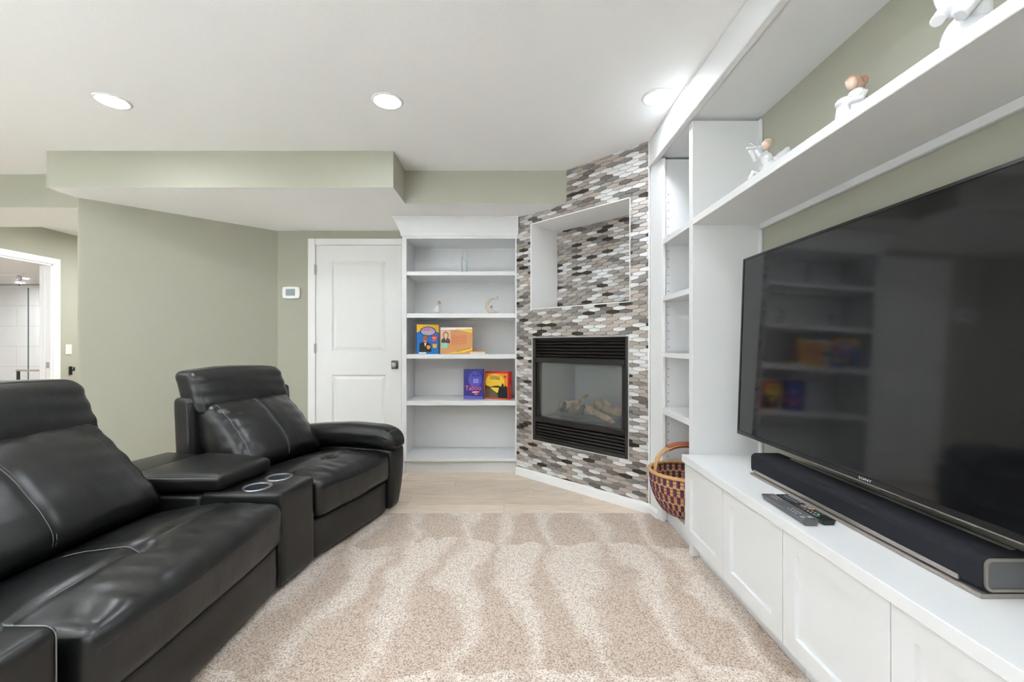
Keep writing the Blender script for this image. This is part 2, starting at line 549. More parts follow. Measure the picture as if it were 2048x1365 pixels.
# wall behind the camera, far left wall with the bathroom doorway
m = MB()
W1 = (-4.4, -1.8, 0.70, 2.20)
m.box(-5.4, W1[0], -3.72, -3.6, 0, ZC); m.box(W1[1], 1.4, -3.72, -3.6, 0, ZC)
m.box(W1[0], W1[1], -3.72, -3.6, 0, W1[2]); m.box(W1[0], W1[1], -3.72, -3.6, W1[3], ZC)
struct(m.build('wall_rear', M['green'], None, (-2, -3.6, 0)))
m = MB()
for (a, b, c, d) in ((W1[0], W1[1], W1[2], W1[2] + .05), (W1[0], W1[1], W1[3] - .05, W1[3]), (W1[0], W1[0] + .05, W1[2], W1[3]), (W1[1] - .05, W1[1], W1[2], W1[3]), (-3.13, -3.07, W1[2], W1[3])):
    m.box(a, b, -3.69, -3.63, c, d)
struct(m.build('added_window_1', M['trim'], None, (-3.1, -3.66, W1[2])))  # unseen rear opening and frame, added to let light into the room
DY0, DY1, DH = 4.15, 4.93, 2.03
m = MB()
m.box(XL - 0.12, XL, -3.7, -2.6, 0, ZC); m.box(XL - 0.12, XL, -0.4, DY0, 0, ZC)
m.box(XL - 0.12, XL, -2.6, -0.4, 0, 0.7); m.box(XL - 0.12, XL, -2.6, -0.4, 2.2, ZC)
m.box(XL - 0.12, XL, DY1, 8.0, 0, ZC)
m.box(XL - 0.12, XL, DY0, DY1, DH, ZC)
struct(m.build('wall_left', M['green'], None, (XL, 2, 0)))
m = MB()
for (a, b, c, d) in ((-2.6, -0.4, .7, .75), (-2.6, -0.4, 2.15, 2.2), (-2.6, -2.55, .7, 2.2), (-.45, -.4, .7, 2.2), (-1.53, -1.47, .7, 2.2)):
    m.box(XL - .09, XL - .03, a, b, c, d)
struct(m.build('added_window_2', M['trim'], None, (XL, -1.5, .7)))  # unseen side opening and frame, likewise added for its light
# doorway trim: casing and jamb
cas = MB()
cas.box(XL, XL + 0.018, DY1, DY1 + 0.075, 0, DH + 0.07)
cas.box(XL, XL + 0.018, DY0 - 0.075, DY0, 0, DH + 0.07)
cas.box(XL, XL + 0.018, DY0, DY1, DH, DH + 0.07)
cas.box(XL - 0.13, XL + 0.006, DY1 - 0.02, DY1 + 0.001, 0, DH)
cas.box(XL - 0.13, XL + 0.006, DY0 - 0.001, DY0 + 0.02, 0, DH)
cas.box(XL - 0.13, XL + 0.006, DY0, DY1, DH - 0.02, DH + 0.001)
cas.box(XL - 0.085, XL - 0.05, DY1 - 0.033, DY1 - 0.02, 0, DH - 0.02)
struct(cas.build('trim_1', M['trim'], None, (XL, DY1, 0), bevel=0.003))

# back wall with the door opening
DX0, DX1, DZ = -1.838, -1.025, 2.0425
m = MB()
m.box(-2.25, DX0 - 0.02, YW, YW + 0.12, 0, ZC)
m.box(DX1 + 0.02, 1.4, YW, YW + 0.12, 0, ZC)
m.box(DX0 - 0.02, DX1 + 0.02, YW, YW + 0.12, DZ + 0.02, ZC)
struct(m.build('wall_back', M['green'], None, (-0.5, YW, 0)))

# angled wall with a rounded outside corner, running on into the hall
A = Vector((-2.202, YW)); B = Vector((-3.178, 3.118))
pts = [(A.x, A.y)]
d1 = (A - B).normalized(); d2 = Vector((0, 1))
rb = 0.028
for i in range(7):
    t = i / 6
    p0 = B + d1 * rb; p2 = B + d2 * rb
    p = p0 * (1 - t) ** 2 + B * 2 * t * (1 - t) + p2 * t * t
    pts.append((p.x, p.y))
pts += [(B.x, 8.0), (B.x + 0.12, 8.0), (B.x + 0.12, 4.3), (A.x, 4.3)]
m = MB(); m.prism(pts, 0, ZC)
ang = m.build('wall_angled', M['green'], None, (-2.7, 3.6, 0))
struct(ang)
# hall end wall, bathroom shell
struct(boxo('wall_hall', XL, -3.1, 7.2, 7.3, 0, ZC, M['green']))
BT = 7.0
struct(boxo('wall_bath_left', -8.8, -8.7, 3.6, BT + .1, 0, ZC, M['trim']))
struct(boxo('wall_bath_near', -8.8, XL - 0.12, 3.5, 3.6, 0, ZC, M['trim']))
struct(boxo('ceiling_bath', -8.7, XL - 0.12, 3.6, BT, 2.10, 2.16, M['ceiling']))
wb = boxo('wall_bath', -8.7, XL - 0.12, BT, BT + 0.1, 0, 2.10, M['bathgrout'])
struct(wb)
TW, TH = 0.74, 0.333
tile_me = None
for rr in range(7):
    z0 = 0.075 + rr * TH
    xo = 0.0 if rr % 2 else TW / 2
    x = -8.7 + (0.24 + xo) % TW - TW
    while x < -5.5:
        a, b = max(x, -8.69), min(x + TW, -5.42)
        zt = min(z0 + TH, 2.098)
        if b - a > 0.04 and zt - z0 > 0.03:
            boxo('tile', a + 0.002, b - 0.002, BT - 0.008, BT, z0 + 0.002, zt - 0.002, M['bathtile'], wb, bevel=0.0015)
        x += TW

# baseboards
def bb_prof(m, p0, p1, nrm, h=0.066, t=0.014):
    p0 = Vector(p0); p1 = Vector(p1); nrm = Vector(nrm).normalized()
    prof = [(0, 0), (t, 0), (t, h * 0.70), (t * 0.7, h * 0.78), (t * 0.75, h * 0.86), (t * 0.35, h), (0, h)]
    vv = []
    for p in (p0, p1):
        vv += [(p.x + nrm.x * a, p.y + nrm.y * a, z) for a, z in prof]
    n = len(prof)
    fs = [tuple(range(n)), tuple(range(n, 2 * n))[::-1]] + [(i, (i + 1) % n, n + (i + 1) % n, n + i) for i in range(n)]
    m.add(vv, fs)
nA = Vector((d1.y, -d1.x))
if nA.y > 0: nA = -nA
m = MB(); bb_prof(m, A, B + d1 * 0.03, nA)
struct(m.build('baseboard_angled', M['trim'], None, (A.x, A.y, 0)))
m = MB(); bb_prof(m, (-2.2, YW), (DX0 - 0.075, YW), (0, -1))
bb_prof(m, (DX1 + 0.075, YW), (-0.92, YW), (0, -1))
struct(m.build('baseboard_back', M['trim'], None, (-2.0, YW, 0)))

# ------------------------------------------------------------------ fireplace wall (45 degrees)
FK = math.sqrt(0.5)
FX0, FY0 = 0.0722, 3.6178
def FP(s, t, z):
    """along the tiled wall, into the wall, up"""
    return (FX0 + FK * s + FK * t, FY0 - FK * s + FK * t, z)
FS1 = 1.187
NS0, NS1, NZ0, NZ1, ND = 0.154, 1.044, 1.393, 2.090, 0.334
IS0, IS1, IZ0, IZ1 = 0.160, 1.033, 0.320, 1.157
m = MB()
G = 0.004
ss = [-0.04, NS0, NS1, FS1]
zz = [0.0, IZ0, IZ1, NZ0, NZ1, ZC]
for i in range(3):
    for j in range(5):
        if i == 1 and j in (1, 3):
            continue
        m.box(ss[i], ss[i + 1], G, 0.06, zz[j], zz[j + 1], 0, FP)
# fill between the insert's edges and the niche's slightly wider column
m.box(NS0, IS0, G, 0.06, IZ0, IZ1, 0, FP); m.box(IS1, NS1, G, 0.06, IZ0, IZ1, 0, FP)
m.box(NS0, NS1, ND + G, ND + 0.05, NZ0 - .05, NZ1 + .05, 0, FP)          # back of the niche
wf = m.build('wall_fireplace', M['grout'], None, FP(0.6, 0.0, 0))
struct(wf)
m = MB()
e = 0.012
li = 0.0015
m.box(NS0 - e, NS0 + li, -0.0065, ND + 0.0035, NZ0 - e, NZ1 + e * .6, 0, FP)
m.box(NS1 - li, NS1 + e * 0.4, -0.0065, ND + 0.0035, NZ0 - e * 0.4, NZ1 + e * .6, 0, FP)
m.box(NS0, NS1, -0.0065, ND + 0.0035, NZ1 - li, NZ1 + e * 0.6, 0, FP)
m.box(NS0, NS1, -0.0065, ND + 0.0035, NZ0 - e * 0.4, NZ0 + li, 0, FP)
o = m.build('niche_lining', M['trim'], wf)
o['label'] = 'white painted lining of the niche'
m = MB()
for (a, b, c, d) in ((IS0 - 0.005, IS1 + 0.005, IZ1, IZ1 + 0.005), (IS0 - 0.005, IS1 + 0.005, IZ0 - 0.005, IZ0), (IS0 - 0.005, IS0, IZ0, IZ1), (IS1, IS1 + 0.005, IZ0, IZ1)):
    m.box(a, b, -0.006, 0.03, c, d, 0, FP)
m.build('edge_trim', pmat('satin_edge_trim', (0.55, 0.54, 0.53), 0.4), wf)
m = MB()
m.box(FS1 - 0.008, FS1, -0.006, 0.02, 0.06, ZC, 0, FP)
m.build('corner_trim', M['trim'], wf)

def clip(poly, a, b, c):          # keep a*x+b*y<=c
    out = []
    for i in range(len(poly)):
        p, q = poly[i], poly[(i + 1) % len(poly)]
        dp, dq = a * p[0] + b * p[1] - c, a * q[0] + b * q[1] - c
        if dp <= 0: out.append(p)
        if (dp < 0 < dq) or (dq < 0 < dp):
            t = dp / (dp - dq)
            out.append((p[0] + (q[0] - p[0]) * t, p[1] + (q[1] - p[1]) * t))
    return out
def clip_rect(poly, s0, s1, z0, z1):
    for (a, b, c) in ((-1, 0, -s0), (1, 0, s1), (0, -1, -z0), (0, 1, z1)):
        poly = clip(poly, a, b, c)
        if len(poly) < 3: return None
    return poly
def area(p):
    return abs(sum(p[i][0] * p[(i + 1) % len(p)][1] - p[(i + 1) % len(p)][0] * p[i][1] for i in range(len(p)))) / 2

PS, PZ = 0.100, 0.0244            # pitch of the elongated hexagons
HW, SH, HH = 0.0490, 0.0076, 0.0150
hexp = [(HW, -SH), (HW, SH), (0, HH), (-HW, SH), (-HW, -SH), (0, -HH)]
pieces = []                       # (poly, full?, colour, depth t)
trng = random.Random(11)
def tcol():
    x = trng.random()
    return 0 if x < .25 else 5 if x < .44 else 1 if x < .67 else 2 if x < .86 else 3 if x < .93 else 4
for ri in range(-1, 101):
    zc = ri * PZ + 0.012
    for ci in range(-1, 14):
        sc = ci * PS + (PS / 2 if ri % 2 else 0) + 0.012
        col = tcol(); col2 = tcol()
        poly = [(sc + a, zc + b) for a, b in hexp]
        w = clip_rect(poly, -0.02, FS1 - 0.009, 0.055, ZC)
        if w:
            out = []
            for (h0, h1, g0, g1) in ((NS0 - e, NS1 + e * .4, NZ0 - e * .4, NZ1 + e * .6), (IS0 - .005, IS1 + .005, IZ0 - .005, IZ1 + .005)):
                q = clip_rect(w, h0, h1, g0, g1)
                if q and area(q) > 1e-7:
                    out = [clip(w, 1, 0, h0), clip(w, -1, 0, -h1)]
                    mid = clip_rect(w, h0, h1, -1, 9)
                    if mid:
                        out += [clip(mid, 0, 1, g0), clip(mid, 0, -1, -g1)]
                    break
            else:
                out = [w]
            for q in out:
                if q and len(q) > 2 and area(q) > 2.5e-5:
                    pieces.append((q, area(q) > 0.98 * area(poly), col, 0.0, (sc, zc)))
        # niche back
        w = clip_rect(poly, NS0, NS1, NZ0, NZ1)
        if w and area(w) > 2.5e-5:
            pieces.append((w, area(w) > 0.98 * area(poly), col2, ND, (sc, zc)))
def tile_geo(poly, t, inset=0.0011):
    cx = sum(p[0] for p in poly) / len(poly); cz = sum(p[1] for p in poly) / len(poly)
    n = len(poly); vv = []
    for (tt, k) in ((0.004, 0.0), (-0.0030, 0.0), (-0.0040, inset)):
        for (s_, z_) in poly:
            L = math.hypot(s_ - cx, z_ - cz) or 1
            vv.append(FP(s_ - (s_ - cx) / L * k, t + tt, z_ - (z_ - cz) / L * k))
    fs = [tuple(range(2 * n, 3 * n))]
    for a in (0, n):
        fs += [(a + i, a + (i + 1) % n, a + n + (i + 1) % n, a + n + i) for i in range(n)]
    return vv, fs
pieces.sort(key=lambda p: -area(p[0]) / (FP(p[4][0], p[3], 0)[1] ** 2))
shared = {}
rest = MB()
worg = origin_of(wf)
for i, (poly, full, col, t, ctr) in enumerate(pieces):
    vv, fs = tile_geo(poly, t)
    if i < 300:
        if full:
            if col not in shared:
                o = emit_mesh('tile', vv, fs, TILE[col], wf)
                shared[col] = (o, ctr, t)
            else:
                o0, c0, t0 = shared[col]
                o = o0.copy(); COL.objects.link(o); o.parent = wf
                o.location = Vector(FP(ctr[0], t, ctr[1])) - Vector(FP(c0[0], t0, c0[1]))
        else:
            emit_mesh('tile', vv, fs, TILE[col], wf)
    else:
        rest.add(vv, fs, col)
o = rest.build('mosaic_tile', TILE, wf)
o['kind'] = 'stuff'
m = MB()
p0 = FP(-0.02, -0.001, 0); p1 = FP(FS1 + 0.012, -0.001, 0)
bb_prof(m, p0[:2], p1[:2], (-FK, -FK), 0.066, 0.018)
bb_prof(m, (p1[0] - .006, p1[1] + .004), (0.93, 2.66), (-1, 0.0), 0.066, 0.016)
struct(m.build('baseboard_fireplace', M['trim'], None, (0.5, 3.1, 0)))

# ------------------------------------------------------------------ gas fireplace insert
fi = thing('gas_fireplace', 'black louvred gas fireplace with ceramic logs behind glass in mosaic wall', 'fireplace', FP(0.6, 0.02, IZ0))
g = 0.001
def fbox(name, s0, s1, t0, t1, z0, z1, mat, parent=None, bevel=0.0):
    m = MB(); m.box(s0, s1, t0, t1, z0, z1, 0, FP)
    return m.build(name, mat, parent or fi, bevel=bevel)
m = MB()
m.box(IS0 + g, IS0 + .028, 0.002, 0.05, IZ0 + g, IZ1 - g, 0, FP)
m.box(IS1 - .028, IS1 - g, 0.002, 0.05, IZ0 + g, IZ1 - g, 0, FP)
m.box(IS0 + .028, IS1 - .028, 0.002, 0.05, IZ1 - .012, IZ1 - g, 0, FP)
m.box(IS0 + .028, IS1 - .028, 0.002, 0.05, IZ0 + g, IZ0 + .026, 0, FP)
m.build('frame', M['bmetal'], fi, bevel=0.002)
fbox('back_plate', IS0 + g, IS1 - g, 0.056, 0.06, IZ0 + g, 0.505, M['dark'])
fbox('upper_plate', IS0 + g, IS1 - g, 0.056, 0.06, 0.962, IZ1 - g, M['dark'])
def louvre(z, flip):
    pts = []
    for i in range(7):
        a = -math.pi / 2 + math.pi * i / 6
        pts.append((0.030 - 0.020 * math.cos(a), z + 0.0085 * math.sin(a) - (0.004 if flip else -0.004) * math.cos(a)))
    pts += [(0.040, z + 0.0085), (0.040, z - 0.0085)]
    vv = [FP(IS0 + .030, t, zz_) for t, zz_ in pts] + [FP(IS1 - .030, t, zz_) for t, zz_ in pts]
    n = len(pts)
    fs = [tuple(range(n)), tuple(range(n, 2 * n))[::-1]] + [(i, (i + 1) % n, n + (i + 1) % n, n + i) for i in range(n)]
    emit_mesh('louvre_slat', vv, fs, M['bmetal2'], fi)
for i in range(6):
    louvre(1.133 - i * 0.0245, False)
for i in range(5):
    louvre(0.455 - i * 0.0245, True)
fbox('hood_bar', IS0 + .030, IS1 - .030, 0.000, 0.05, 0.957, 1.000, M['bmetal2'], bevel=0.004)
fbox('lower_bar', IS0 + .030, IS1 - .030, 0.000, 0.05, 0.474, 0.516, M['bmetal2'], bevel=0.004)
fbox('glass_stile', IS0 + .030, IS0 + .062, 0.016, 0.05, 0.516, 0.957, M['bmetal2'], bevel=0.003)
fbox('glass_stile', IS1 - .062, IS1 - .030, 0.016, 0.05, 0.516, 0.957, M['bmetal2'], bevel=0.003)
fbox('glass_pane', IS0 + .062, IS1 - .062, 0.026, 0.031, 0.516, 0.957, M['fireglass'])
m = MB()
b0, b1 = IS0 + .05, IS1 - .05
m.box(b0, b1, 0.40, 0.41, 0.49, 0.97, 0, lambda s, t, z: FP(0.5965 + (s - 0.5965) * 0.78, t, z))
for sg in (b0, b1):
    q = 0.5965 + (sg - 0.5965) * 0.78
    vv = [FP(sg, .05, .49), FP(q, .405, .49), FP(q, .405, .97), FP(sg, .05, .97)]
    m.add(vv, [(0, 1, 2, 3)])
m.add([FP(b0, .05, .97), FP(b1, .05, .97), FP(b1, .41, .97), FP(b0, .41, .97)], [(0, 1, 2, 3)])
m.add([FP(b0, .05, .495), FP(b1, .05, .495), FP(b1, .41, .495), FP(b0, .41, .495)], [(0, 1, 2, 3)])
m.build('firebox', M['firebox'], fi)
fbox('burner_tray', IS0 + .10, IS1 - .10, 0.07, 0.30, 0.497, 0.530, M['ember'], bevel=0.01)
def log(p, q, r, mat, tp=None):
    p, q = Vector(FP(*p)), Vector(FP(*q))
    n = 9; m = MB(); pts = []; tap = []
    for i in range(n):
        t = i / (n - 1)
        v = p.lerp(q, t) + noise.noise_vector(p * 9 + Vector((t * 3, 0, 0))) * r * 0.5
        pts.append(v)
        tap.append((1 - 0.35 * t) * (0.9 + 0.25 * noise.noise(v * 25)) * (0.75 if i in (0, n - 1) else 1))
    m.tube(pts, r, 10, 0, taper=tap)
    return m.build('ceramic_log', mat, fi, smooth=True)
log((0.30, .22, .60), (0.47, .26, .625), 0.048, M['log'])
log((0.62, .26, .64), (0.84, .20, .57), 0.060, M['log'])
log((0.44, .13, .55), (0.56, .22, .71), 0.030, M['log'])
log((0.62, .12, .62), (0.85, .10, .525), 0.036, M['log'])
log((0.34, .10, .555), (0.62, .09, .55), 0.022, M['ember'])
log((0.37, .12, .54), (0.39, .13, .64), 0.026, M['ember'])
log((0.54, .11, .54), (0.57, .14, .63), 0.026, M['ember'])

# ------------------------------------------------------------------ panelled door in the back wall
door = thing('door_1', 'white two-panel door with pewter knob beside the white bookcase', 'door', (DX0, YW, 0))
struct(door)
def rect_ring(m, x0, x1, z0, z1, w, ya, yb, fn=None):
    """picture-frame molding: slopes from depth ya on the outside to yb on the inside"""
    o = [(x0, ya, z0), (x1, ya, z0), (x1, ya, z1), (x0, ya, z1)]
    i = [(x0 + w, yb, z0 + w), (x1 - w, yb, z0 + w), (x1 - w, yb, z1 - w), (x0 + w, yb, z1 - w)]
    vv = o + i
    if fn: vv = [fn(*v) for v in vv]
    m.add(vv, [(k, (k + 1) % 4, 4 + (k + 1) % 4, 4 + k) for k in range(4)])
DY = YW - 0.004
px0, px1 = -1.686, -1.176
rects = [(px0, px1, 1.034, 1.896), (px0, px1, 0.235, 0.816)]
m = MB()
# stiles and rails around the two panels
m.box(DX0 + .003, px0, DY, DY + .036, 0.008, DZ - .003)
m.box(px1, DX1 - .003, DY, DY + .036, 0.008, DZ - .003)
for (a, b) in ((0.008, 0.235), (0.816, 1.034), (1.896, DZ - .003)):
    m.box(px0, px1, DY, DY + .036, a, b)
slab = m.build('slab', M['doorwhite'], door)
for (x0, x1, z0, z1) in rects:
    m = MB()
    rect_ring(m, x0, x1, z0, z1, 0.014, DY, DY + 0.014)
    rect_ring(m, x0 + .014, x1 - .014, z0 + .014, z1 - .014, 0.030, DY + 0.014, DY + 0.003)
    a, b, c, d = x0 + .044, x1 - .044, z0 + .044, z1 - .044
    m.add([(a, DY + .003, c), (b, DY + .003, c), (b, DY + .003, d), (a, DY + .003, d)], [(0, 1, 2, 3)])
    m.build('panel', M['doorwhite'], slab)
m = MB()
for (a, b, c, d) in ((DX0 - .071, DX0 - .001, 0, DZ + .062), (DX1 + .001, DX1 + .071, 0, DZ + .062), (DX0 - .001, DX1 + .001, DZ + .002, DZ + .062)):
    m.box(a, b, YW - .016, YW, c, d)
m.build('casing', M['trim'], door, bevel=0.004)
m = MB()
m.box(DX0 - .02, DX0 - .001, YW - .001, YW + .12, 0, DZ); m.box(DX1 + .001, DX1 + .02, YW - .001, YW + .12, 0, DZ); m.box(DX0 - .02, DX1 + .02, YW - .001, YW + .12, DZ + .001, DZ + .02)
m.build('jamb', M['trim'], door)
for z in (1.81, 1.066, 0.25):
    m = MB()
    m.tube([(DX0 - .001, YW - .020, z - .045), (DX0 - .001, YW - .020, z + .045)], 0.0065, 10)
    m.box(DX0 - .012, DX0 + .010, YW - .017, YW - .0155, z - .045, z + .045)
    m.build('hinge', M['nickel'], door)
kx, kz = -1.089, 0.911
m = MB(); m.box(kx - .033, kx + .033, DY - .010, DY + .001, kz - .040, kz + .040)
plate = m.build('knob_plate', M['dnickel'], door, bevel=0.006, bseg=2)
m = MB(); m.lathe([(0.0, 0), (.014, 0), (.012, .018), (.020, .024), (.0265, .032), (.026, .042), (.018, .050), (0.0, .051)], (kx, DY - .009, kz), 20, axis=(0, -1, 0))
m.build('knob', M['nickel'], plate, smooth=True)

# thermostat
th = thing('thermostat', 'white wall thermostat with grey display left of the door', 'thermostat', (-2.064, YW, 1.54))
tx, tz = -2.064, 1.592
def rrect(cx, cz, w, h, bul, n=6):
    pts = []
    for (x0, z0, x1, z1, bx, bz) in ((-w, -h, w, -h, 0, -bul), (w, -h, w, h, bul, 0), (w, h, -w, h, 0, bul), (-w, h, -w, -h, -bul, 0)):
        for i in range(n):
            t = i / n; k = 4 * t * (1 - t)
            pts.append((cx + x0 + (x1 - x0) * t + bx * k, cz + z0 + (z1 - z0) * t + bz * k))
    return pts
m = MB()
m.prism(rrect(tx, tz, .078, .052, .006), YW - .026, YW, 0, lambda x, y, z: (x, z, y))
body = m.build('case', M['glossw'], th, bevel=0.006, bseg=2)
boxo('display', tx - .046, tx + .040, YW - .0275, YW - .024, tz - .030, tz + .034, M['lcd'], th)

# ------------------------------------------------------------------ bookcase on the back wall
BX0, BX1, BY = -0.919, 0.070, 3.630
bc = thing('bookcase', 'tall white built-in bookcase with crown molding between door and fireplace', 'bookcase', ((BX0 + BX1) / 2, 3.8, 0))
def wbox(name, x0, x1, y0, y1, z0, z1, parent, bevel=0.0015, mat=None):
    return boxo(name, x0, x1, y0, y1, z0, z1, mat or M['white'], parent, bevel=bevel)
YB = YW - 0.002
wbox('side_panel', BX0, BX0 + .02, BY + .018, YB, 0.0, 2.03, bc)
wbox('side_panel', BX1 - .02, BX1, BY + .018, YB, 0.0, 2.03, bc)
wbox('back_panel', BX0 + .02, BX1 - .02, YB - .012, YB, 0.1, 2.03, bc, 0)
wbox('face_stile', BX0, BX0 + .038, BY, BY + .018, 0.105, 2.03, bc)
wbox('face_stile', BX1 - .026, BX1, BY, BY + .018, 0.105, 2.03, bc)
wbox('face_rail', BX0 + .038, BX1 - .026, BY, BY + .018, 2.004, 2.03, bc)
wbox('top_panel', BX0 + .02, BX1 - .02, BY + .018, YB - .012, 2.01, 2.03, bc, 0)
SH_B = [(1.6915, 1.7256), (1.330, 1.368), (0.981, 1.019), (0.583, 0.623)]
for a, b in SH_B:
    wbox('shelf', BX0 + .0385, BX1 - .0265, BY + .004, YB - .012, a, b, bc)
wbox('bottom_shelf', BX0 + .02, BX1 - .02, BY + .001, YB - .012, 0.105, 0.134, bc)
wbox('toe_kick', BX0 + .02, BX1 - .004, BY + .05, BY + .068, 0.0, 0.105, bc)
# crown: flared molding returned to the wall on the door side
m = MB()
prof = [(0.000, 2.022), (0.008, 2.024), (0.010, 2.032), (0.013, 2.050), (0.048, 2.140), (0.058, 2.160), (0.064, 2.164), (0.064, ZS - 0.001)]
n = len(prof); vv = []
for (d, z) in prof: vv.append((BX0 - d, YB, z))
for (d, z) in prof: vv.append((BX0 - d, BY - d, z))
for (d, z) in prof: vv.append((BX1, BY - d, z))
fs = []
for k in range(2):
    for i in range(n - 1):
        fs.append((k * n + i, k * n + i + 1, (k + 1) * n + i + 1, (k + 1) * n + i))
vv += [(BX1, YB, 2.022), (BX1, YB, ZS - 0.001)]
fs += [(0, n, 2 * n, 3 * n), (n - 1, 2 * n - 1, 3 * n - 1, 3 * n + 1)]
m.add(vv, fs); m.build('crown_molding', M['white'], bc)
m = MB()
for zc_, (a, b) in zip((0,) * 4, SH_B):
    for xx in (BX0 + .039, BX1 - .027):
        m.box(xx - .004, xx + .004, 3.68, 3.69, a - .008, a)
o = m.build('shelf_pin', M['nickel'], bc); o['kind'] = 'stuff'

# ------------------------------------------------------------------ media wall on the right
XD = 0.935                     # front of the tall bookcase and the long shelf
ZU = 2.264                     # underside of the canopy
YE = -0.58                     # near end of the built-in
# canopy: valance, bead and top board
cv = thing('cabinet_canopy', 'white valance and top board running along the ceiling above the television', 'cabinet', (1.1, 1.0, ZU))
wbox('valance', 0.905, 0.930, YE, 2.776, ZU, ZC - .001, cv)
wbox('bead_molding', 0.899, 0.934, YE, 2.782, ZU - .014, ZU, cv, 0.004)
wbox('top_board', 0.930, XW - .001, YE, 2.78, ZU, ZU + .02, cv, 0)
wbox('cap_bead', 0.9, 0.906, YE, 2.782, ZC - .012, ZC - .001, cv, 0.002)
# tall bookcase beside the fireplace
tb = thing('tall_bookcase', 'narrow tall white bookcase with open shelves beside the tiled fireplace', 'bookcase', (1.1, 2.45, 0))
YI0, YI1 = 2.228, 2.640
ZT = ZU - .015
m = MB(); m.prism([(0.913, 2.777), (XD, 2.618), (XD + .02, 2.618), (XD + .02, 2.80)], 0.0125, ZT)
m.build('face_stile', M['white'], tb, bevel=0.001)
wbox('side_panel', XD + .0205, XW - .002, YI1, YI1 + .02, 0.0125, ZT, tb, 0)
wbox('divider_panel', XD, XW - .002, 2.185, YI0, 0.0125, ZT, tb)
wbox('back_batten', XW - .014, XW - .002, 2.163, 2.185, 0.541, 1.684, tb)
wbox('back_batten', XW - .014, XW - .002, 2.163, 2.185, 1.750, ZT, tb)
wbox('back_panel', XW - .012, XW - .002, YI0, YI1, 0.0, ZT, tb, 0)
for a, b in ((1.715, 1.749), (1.367, 1.398), (1.024, 1.0515), (0.676, 0.712)):
    wbox('shelf', XD + .002, XW - .012, YI0 + .001, YI1 - .001, a, b, tb)
wbox('bottom_shelf', XD, XW - .012, YI0 + .001, YI1 - .001, 0.105, 0.132, tb)
wbox('toe_kick', 0.975, 0.99, YI0, 2.66, 0.0, 0.105, tb, 0)
m = MB()  # near-black discs paint the dark of drilled peg holes on the flat panel
for z0, z1 in ((0.75, 0.99), (1.085, 1.335), (1.43, 1.69), (1.78, 2.06), (0.36, 0.65)):
    k = int((z1 - z0) / 0.05)
    for i in range(k + 1):
        m.lathe([(0.0, 0.0), (0.0032, 0.0), (0.0032, 0.0006), (0.0, 0.0006)], (0.980, YI1 - 0.0004, z0 + i * 0.05), 8, axis=(0, -1, 0))
o = m.build('peg_hole_discs', M['dark'], tb); o['kind'] = 'stuff'
# long display shelf over the television
ls = thing('display_shelf', 'long white display shelf on the wall above the television', 'shelf', (1.1, 1.0, 1.715))
wbox('shelf_board', XD, XW - .001, YE, 2.1848, 1.715, 1.749, ls, 0.002)
wbox('support_cleat', XW - .020, XW - .001, YE, 2.162, 1.686, 1.715, ls, 0.002)
# base cabinets: one unit per door
YS = [2.184, 1.796, 1.400, 1.003, 0.607, 0.211, -0.185, YE]
ZWT, ZWB = 0.539, 0.503
ords = ['first', 'second', 'third', 'fourth', 'fifth', 'sixth', 'seventh']
XFc = 0.895
for i in range(7):
    y1, y0 = YS[i], YS[i + 1]
    lab = ('white shaker base cabinet under the media counter, %s from the fireplace' % ords[i])
    cb = thing('base_cabinet', lab, 'cabinet', (1.1, (y0 + y1) / 2, 0), 'base cabinets under the media counter')
    m = MB()
    m.box(XFc + .020, XW - .002, y0 + .0005, y1 - .0005, 0.112, ZWB)
    m.build('carcass', M['white'], cb)
    wbox('toe_kick', 0.972, 0.99, y0 + .0005, y1 - .0005, 0.0, 0.112, cb, 0)
    # shaker door: four frame members and a recessed panel
    a, b, c, d, w = y0 + .0018, y1 - .0018, 0.118, 0.497, 0.058
    m = MB()
    m.box(XFc, XFc + .019, a, a + w, c, d); m.box(XFc, XFc + .019, b - w, b, c, d)
    m.box(XFc, XFc + .019, a + w, b - w, c, c + w); m.box(XFc, XFc + .019, a + w, b - w, d - w, d)
    dr = m.build('door', M['white'], cb)
    wbox('door_panel', XFc + .013, XFc + .018, a + w - .001, b - w + .001, c + w - .001, d - w + .001, dr, 0)
wt = boxo('countertop', 0.879, XW - .001, YE, 2.1845, ZWB, ZWT, M['white'], bevel=0.002, bseg=2)
tag(wt, 'white media countertop along the wall under the television', 'countertop')

# ------------------------------------------------------------------ television
tv = thing('television', 'large flat black television hung on the green wall above the soundbar', 'television', (1.17, 1.317, 0.679))
TY0, TY1 = 0.593, 2.040
TZ0, TZ1 = 0.679, 1.509
TXB, TXT = 1.088, 1.117
def TP(d, y, z):          # depth behind the front, along the wall, height above the foot
    k = (z) / (TZ1 - TZ0)
    return (TXB + (TXT - TXB) * k + d, y, TZ0 + z)
TVH = TZ1 - TZ0
def tbox(name, d0, d1, y0, y1, z0, z1, mat, parent=tv, bevel=0.0):
    m = MB(); m.box(d0, d1, y0, y1, z0, z1, 0, TP)
    return m.build(name, mat, parent, bevel=bevel)
m = MB(); bz = 0.009
m.box(-.002, .020, TY0, TY0 + bz, 0, TVH, 0, TP); m.box(-.002, .020, TY1 - bz, TY1, 0, TVH, 0, TP)
m.box(-.002, .020, TY0 + bz, TY1 - bz, TVH - bz, TVH, 0, TP); m.box(-.002, .020, TY0 + bz, TY1 - bz, 0, 0.016, 0, TP)
bzo = m.build('bezel', M['bezel'], tv)
tbox('screen', .0005, .010, TY0 + bz, TY1 - bz, 0.016, TVH - bz, M['screen'])
tbox('back_housing', .020, .055, TY0 + .12, TY1 - .12, 0.06, TVH - .18, M['black'], bevel=0.008)
tbox('silver_edge', -.003, .018, TY0, TY1, -.003, 0.0, M['silver'])
